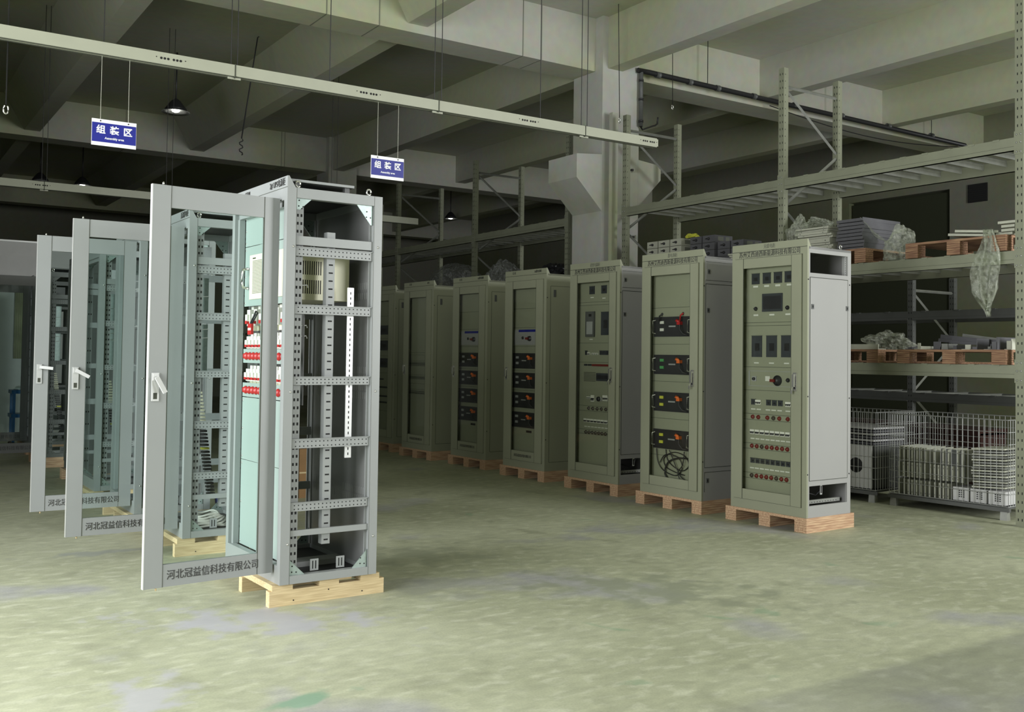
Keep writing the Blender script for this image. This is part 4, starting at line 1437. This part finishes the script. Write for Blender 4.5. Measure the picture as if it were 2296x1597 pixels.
first = None
k_ = 0
for r_ in range(4):
    for c_ in range(3):
        loc = (8.40, 9.41 - c_ * .215 , 2.51 + r_ * .089)
        lab = 'pale switch box with black handle, in the lit left part of the box stack'
        if first is None:
            first = switch_box(loc, 'sheet', BG, lab)
        else:
            n_ = copy_tree(first)
            n_.location = loc
            n_['label'] = lab
fd = None
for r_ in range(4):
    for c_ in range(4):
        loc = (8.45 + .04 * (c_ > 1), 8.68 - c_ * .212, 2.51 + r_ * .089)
        lab = 'switch box with black handle, coloured dark for the shaded right part of the box stack'
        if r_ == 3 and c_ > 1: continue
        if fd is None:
            fd = switch_box(loc, 'sheetd', 'shade-coloured boxes with black handles stacked on the upper shelf', lab)  # same boxes as the lit ones, shade painted in by the darker sheet
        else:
            n_ = copy_tree(fd)
            n_.location = loc
            n_['label'] = lab
drape('yellow_strap', 'crumpled bright yellow strap lying on top of the stacked switch boxes', 'strap', (8.5, 8.9, 2.866), (.05, .11, .035), 'yellow', 5, .5, 3)
for i in range(4):
    o = MB().box(0, 0, 0, .4, .42, .018, 'sheet').box(0, 0, .018, .4, .004, .022, 'sheet').build('sheet_panel')
    o.location = (8.30 - .0, 7.62 + .02 * i, 2.508 + .0225 * i)
    tag(o, 'pale flat panel between the boxes and the nearest closed cabinet, on the upper shelf', 'metal panel', 'flat panels beside the stacked boxes')
block_pallet(8.30, 7.42, 2.365, .9, .55, .14, 'narrow pallet under the flat panels beside the stacked boxes', GP)

# middle-shelf offcuts
for i in range(10):
    lx_, ly_ = random.uniform(.15, .45), random.uniform(.05, .095)
    hb, ha = random.uniform(.02, .11), random.uniform(.02, .08)
    mt_ = ('sheet', 'sheetd', 'galv', 'sheetd')[i % 4]
    o = MB().box(0, 0, 0, lx_, ly_, .006, mt_).box(0, 0, .006, .008, ly_ * random.uniform(.4, 1), ha, mt_).box(lx_ - .006, 0, .006, lx_, ly_, hb, mt_).box(0, 0, .006, lx_, .005, hb, mt_).build('metal_offcut')
    o.location = (8.27 + random.uniform(0, .2), 4.82 + i * .101, 1.509)
    o.rotation_euler = (0, 0, random.uniform(-.12, .12))
    tag(o, 'folded metal offcut lying on a pallet of the middle shelf at right', 'metal offcut', 'metal offcuts on the middle shelf')
for i, (y0, y1, xx, mt_) in enumerate(((4.85, 5.55, 8.62, 'sheetd'), (5.0, 5.75, 8.74, 'sheetd'), (4.9, 5.6, 8.86, 'galv'))):
    o = MB().box(0, 0, 0, .03, y1 - y0, .03, mt_).box(.03, 0, 0, .034, y1 - y0, .07, mt_).build('metal_bar')
    o.location = (xx, y0, 1.508)
    o.rotation_euler = (.09 + .02 * i, 0, 0)
    tag(o, 'long dark metal bar tilted up behind the offcuts on the middle shelf', 'metal bar', 'tilted metal bars on the middle shelf')
drape('plastic_wrap', 'pale heap of plastic film on the middle shelf, left of the metal offcuts', 'plastic film', (8.68, 6.25, 1.508), (.20, .24, .11), 'film', 21, .5)
drape('plastic_wrap', 'wrapped lump at the left end of the middle shelf beside the closed cabinet', 'plastic film', (8.45, 6.78, 1.508), (.12, .12, .12), 'film', 25, .3)
o = MB().box(0, 0, 0, .12, .42, .008, 'sheet').box(0, 0, .008, .01, .42, .05, 'sheet').build('metal_tray')
o.location = (8.29, 6.09, 1.508)
tag(o, 'long shallow metal tray in front of the plastic heap on the middle shelf', 'tray')

# left rack goods
drape('wrapped_bundle', 'large bundle wrapped in shiny grey plastic film above the fifth closed cabinet', 'bundle', (8.62, 14.85, 2.505), (.30, .72, .30), 'filmd', 31, .18)
drape('wrapped_bundle', 'lower wrapped heap right of the large wrapped bundle on the far rack', 'bundle', (8.62, 13.28, 2.366), (.28, .36, .34), 'filmd', 37, .3)
drape('black_bag', 'crumpled black bag on a tray above the fourth closed cabinet', 'bag', (8.6, 11.85, 2.56), (.22, .26, .14), 'black', 41, .45, 4)
o = MB().box(0, 0, 0, .7, .75, .05, 'blackm').box(.02, .02, .05, .68, .73, .052, 'black').build('black_tray')
o.location = (8.34, 11.45, 2.506)
tag(o, 'flat black tray on the far rack beside the big column', 'tray')

# ------------------------------------------------------------------ wire cages with scrap
def cage(origin, rz, L, Dp, z0, z1, label):
    t = thing('wire_cage', label, 'wire cage', (*origin, 0), rz)
    H = z1 - z0
    def panel(name, p0, ux, n, m_):
        b = MB()
        ux = Vector(ux)
        for i in range(n + 1):
            a = Vector(p0) + ux * (i / n)
            b.tube([a, a + Vector((0, 0, H))], .0028, 'wire', 4)
        for j in range(m_ + 1):
            a = Vector(p0) + Vector((0, 0, H * j / m_))
            b.tube([a, a + ux], .0028 if j not in (0, m_) else .005, 'wire', 4)
        b.build(name, t)
    panel('mesh_panel', (0, 0, z0), (0, L, 0), 22, 7)
    panel('mesh_panel', (Dp, 0, z0), (0, L, 0), 22, 7)
    panel('mesh_panel', (0, 0, z0), (Dp, 0, 0), 16, 7)
    panel('mesh_panel', (0, L, z0), (Dp, 0, 0), 16, 7)
    b = MB().box(-.01, -.01, z0 - .045, .03, L + .01, z0 - .012, 'dcab').box(Dp - .03, -.01, z0 - .045, Dp + .01, L + .01, z0 - .012, 'dcab')
    b.box(0, 0, z0 - .02, Dp, L, z0 - .01, 'dcab')
    b.build('base_frame', t)
    for xx in (0, Dp - .05):
        for yy in (.01, L - .07):
            MB().prism([(xx - .01, 0), (xx + .06, 0), (xx + .05, z0 - .045), (xx, z0 - .045)], 'y', yy, yy + .06, 'galv').build('foot', t)
    return t


CR = math.atan2(-.101, 1.141) * -1
cage((8.52, 4.92), CR, 1.14, .72, .12, .885, 'wire mesh cage holding upright pale metal strips, under the right-hand rack')
cr, sr = math.cos(CR), math.sin(CR)
def cw(lx_, ly_, z):
    return (8.52 + lx_ * cr - ly_ * sr, 4.92 + lx_ * sr + ly_ * cr, z)
cage((8.40, 6.20), CR, 1.04, .72, .12, .885, 'wire mesh cage in shade behind the nearest closed cabinet, with a holed plate inside')
fs = None
rows = ((.12, 12), (.285, 15), (.435, 15))
for ri, (z0, n) in enumerate(rows):
    for i in range(n):
        if ri == 2 and i in (7, 9, 12): continue
        yl = 1.05 - i * .044 - random.uniform(0, .012)
        if fs is None:
            fs = MB().box(0, 0, 0, .35, .014, .142, 'sheet').box(-.0006, .004, .02, 0, .009, .03, 'hole').box(-.0006, .004, .11, 0, .009, .12, 'hole').build('metal_strip')
            n_ = fs
        else:
            n_ = fs.copy()
            COL.objects.link(n_)
        n_.location = cw(.03, yl, z0 + .002)
        n_.rotation_euler = (0, 0, CR)
        tag(n_, 'narrow pale metal strip standing on end inside the nearer wire cage', 'metal strip', 'metal strips standing in the wire cage')
for i in range(15):
    o = MB().box(0, 0, 0, .4, .30, .014, 'galv' if i % 2 else 'sheet').build('metal_plate')
    o.location = cw(.03 + random.uniform(0, .02), .04 + random.uniform(-.01, .015), .27 + i * .0245)
    o.rotation_euler = (-.05, 0, CR)
    tag(o, 'thin metal plate in the leaning pile at the right end of the wire cage', 'metal plate', 'metal plates piled at the right end of the cage')
for i in range(3):
    o = MB().box(0, 0, 0, .3, .15, .12, 'booth')
    for a in range(3):
        for c_ in range(4):
            o.box(-.001, .04 + a * .02, .03 + c_ * .018, 0, .053 + a * .02, .04 + c_ * .018, 'hole')
    o = o.build('vented_box')
    o.location = cw(.03, .04 + i * .165, .125)
    o.rotation_euler = (0, 0, CR)
    tag(o, 'small grey box with a square vent on the floor of the wire cage, right side', 'box', 'vented boxes in the wire cage')
o = MB().box(0, 0, 0, .01, .24, .30, 'dcab').build('metal_plate')
o.location = cw(.06, .42, .28)
tag(o, 'grey plate standing upright between the strips and the plate pile in the cage', 'metal plate')
# holed plate in the shaded cage
o = MB().box(0, 0, 0, .02, .5, .42, 'booth').lathe([(.075, 0), (.075, .002)], 'hole', (0, .17, .22), 24, axis='x').build('holed_plate')
o.location = (8.42, 6.26, .13)
o.rotation_euler = (0, 0, CR)
tag(o, 'grey plate with a large round hole inside the shaded wire cage', 'metal plate')
for i in range(6):
    o = MB().box(0, 0, 0, .5, .9, .018, 'booth' if i % 2 else 'sheetd').build('metal_plate')
    o.location = (8.48, 6.28, .56 + i * .03)
    tag(o, 'flat grey plate in the pile at the top of the shaded wire cage', 'metal plate', 'plates piled in the shaded cage')
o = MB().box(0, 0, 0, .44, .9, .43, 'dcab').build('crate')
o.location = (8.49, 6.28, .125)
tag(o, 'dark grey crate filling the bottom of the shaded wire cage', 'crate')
tag(MB().box(10.2, 6.2, .0, 10.7, 9.4, .62, 'wastered').box(10.18, 6.2, .60, 10.72, 9.4, .66, 'wastered').build('long_crate'), 'long dark red crate in the shade behind the wire cages', 'crate')

# cardboard box on the floor seen through the front open cabinet
t = thing('cardboard_box', 'brown taped cardboard box on the floor, seen through the front open cabinet', 'box', (3.60, 9.12, 0))
MB().box(0, 0, 0, .36, .36, .47, 'card').build('carton', t)
MB().box(.15, -.001, .0, .21, 0, .47, 'pine').box(.0, -.001, .235, .36, 0, .25, 'pine').build('packing_tape', t)
# blue tub behind the second cabinet's base
t = thing('blue_tub', 'dark blue tub on the floor, seen through the base of the second open cabinet', 'tub', (2.5, 7.88, 0))
MB().prism([(0.03, 0), (.3, 0), (.33, .2), (0, .2)], 'y', 0, .3, 'dkblue').build('tub_body', t)

# ------------------------------------------------------------------ far left: booth, trolley
t = thing('partition_booth', 'light grey partition booth with a curtained window at far left', 'booth', (-1.2, 17.0, 0))
MB().box(0, 0, 0, 4.4, .06, 3.05, 'booth').box(4.34, .06, 0, 4.4, 3.0, 3.05, 'booth').box(-.02, -.02, 3.05, 4.42, .08, 3.075, 'alu').build('wall_panel', t)
b = MB()
for i in range(9):
    xx = 3.24 + i * .026
    b.prism([(xx, -.02), (xx + .013, -.035), (xx + .026, -.02)], 'z', 1.25, 2.28, 'curtain')
b.build('curtain', t)
t = thing('blue_trolley', 'blue enamel tool trolley seen through the leftmost door', 'trolley', (1.90, 15.72, 0))
for xx in (0, .5):
    for yy in (0, .3):
        MB().box(xx, yy, .07, xx + .035, yy + .035, .78, 'bluep').lathe([(.035, 0), (.035, .03)], 'black', (xx + .017, yy + .0, .036), 12, axis='y').build('leg', t)
for z in (.10, .42, .76):
    MB().box(-.02, -.02, z, .56, .36, z + .05, 'bluep').build('tray', t)
drape('white_rag', 'crumpled white rag lying on top of the blue trolley', 'rag', (2.05, 15.85, .812), (.12, .1, .04), 'signwhite', 51, .5, 3)

bpy.context.view_layer.update()
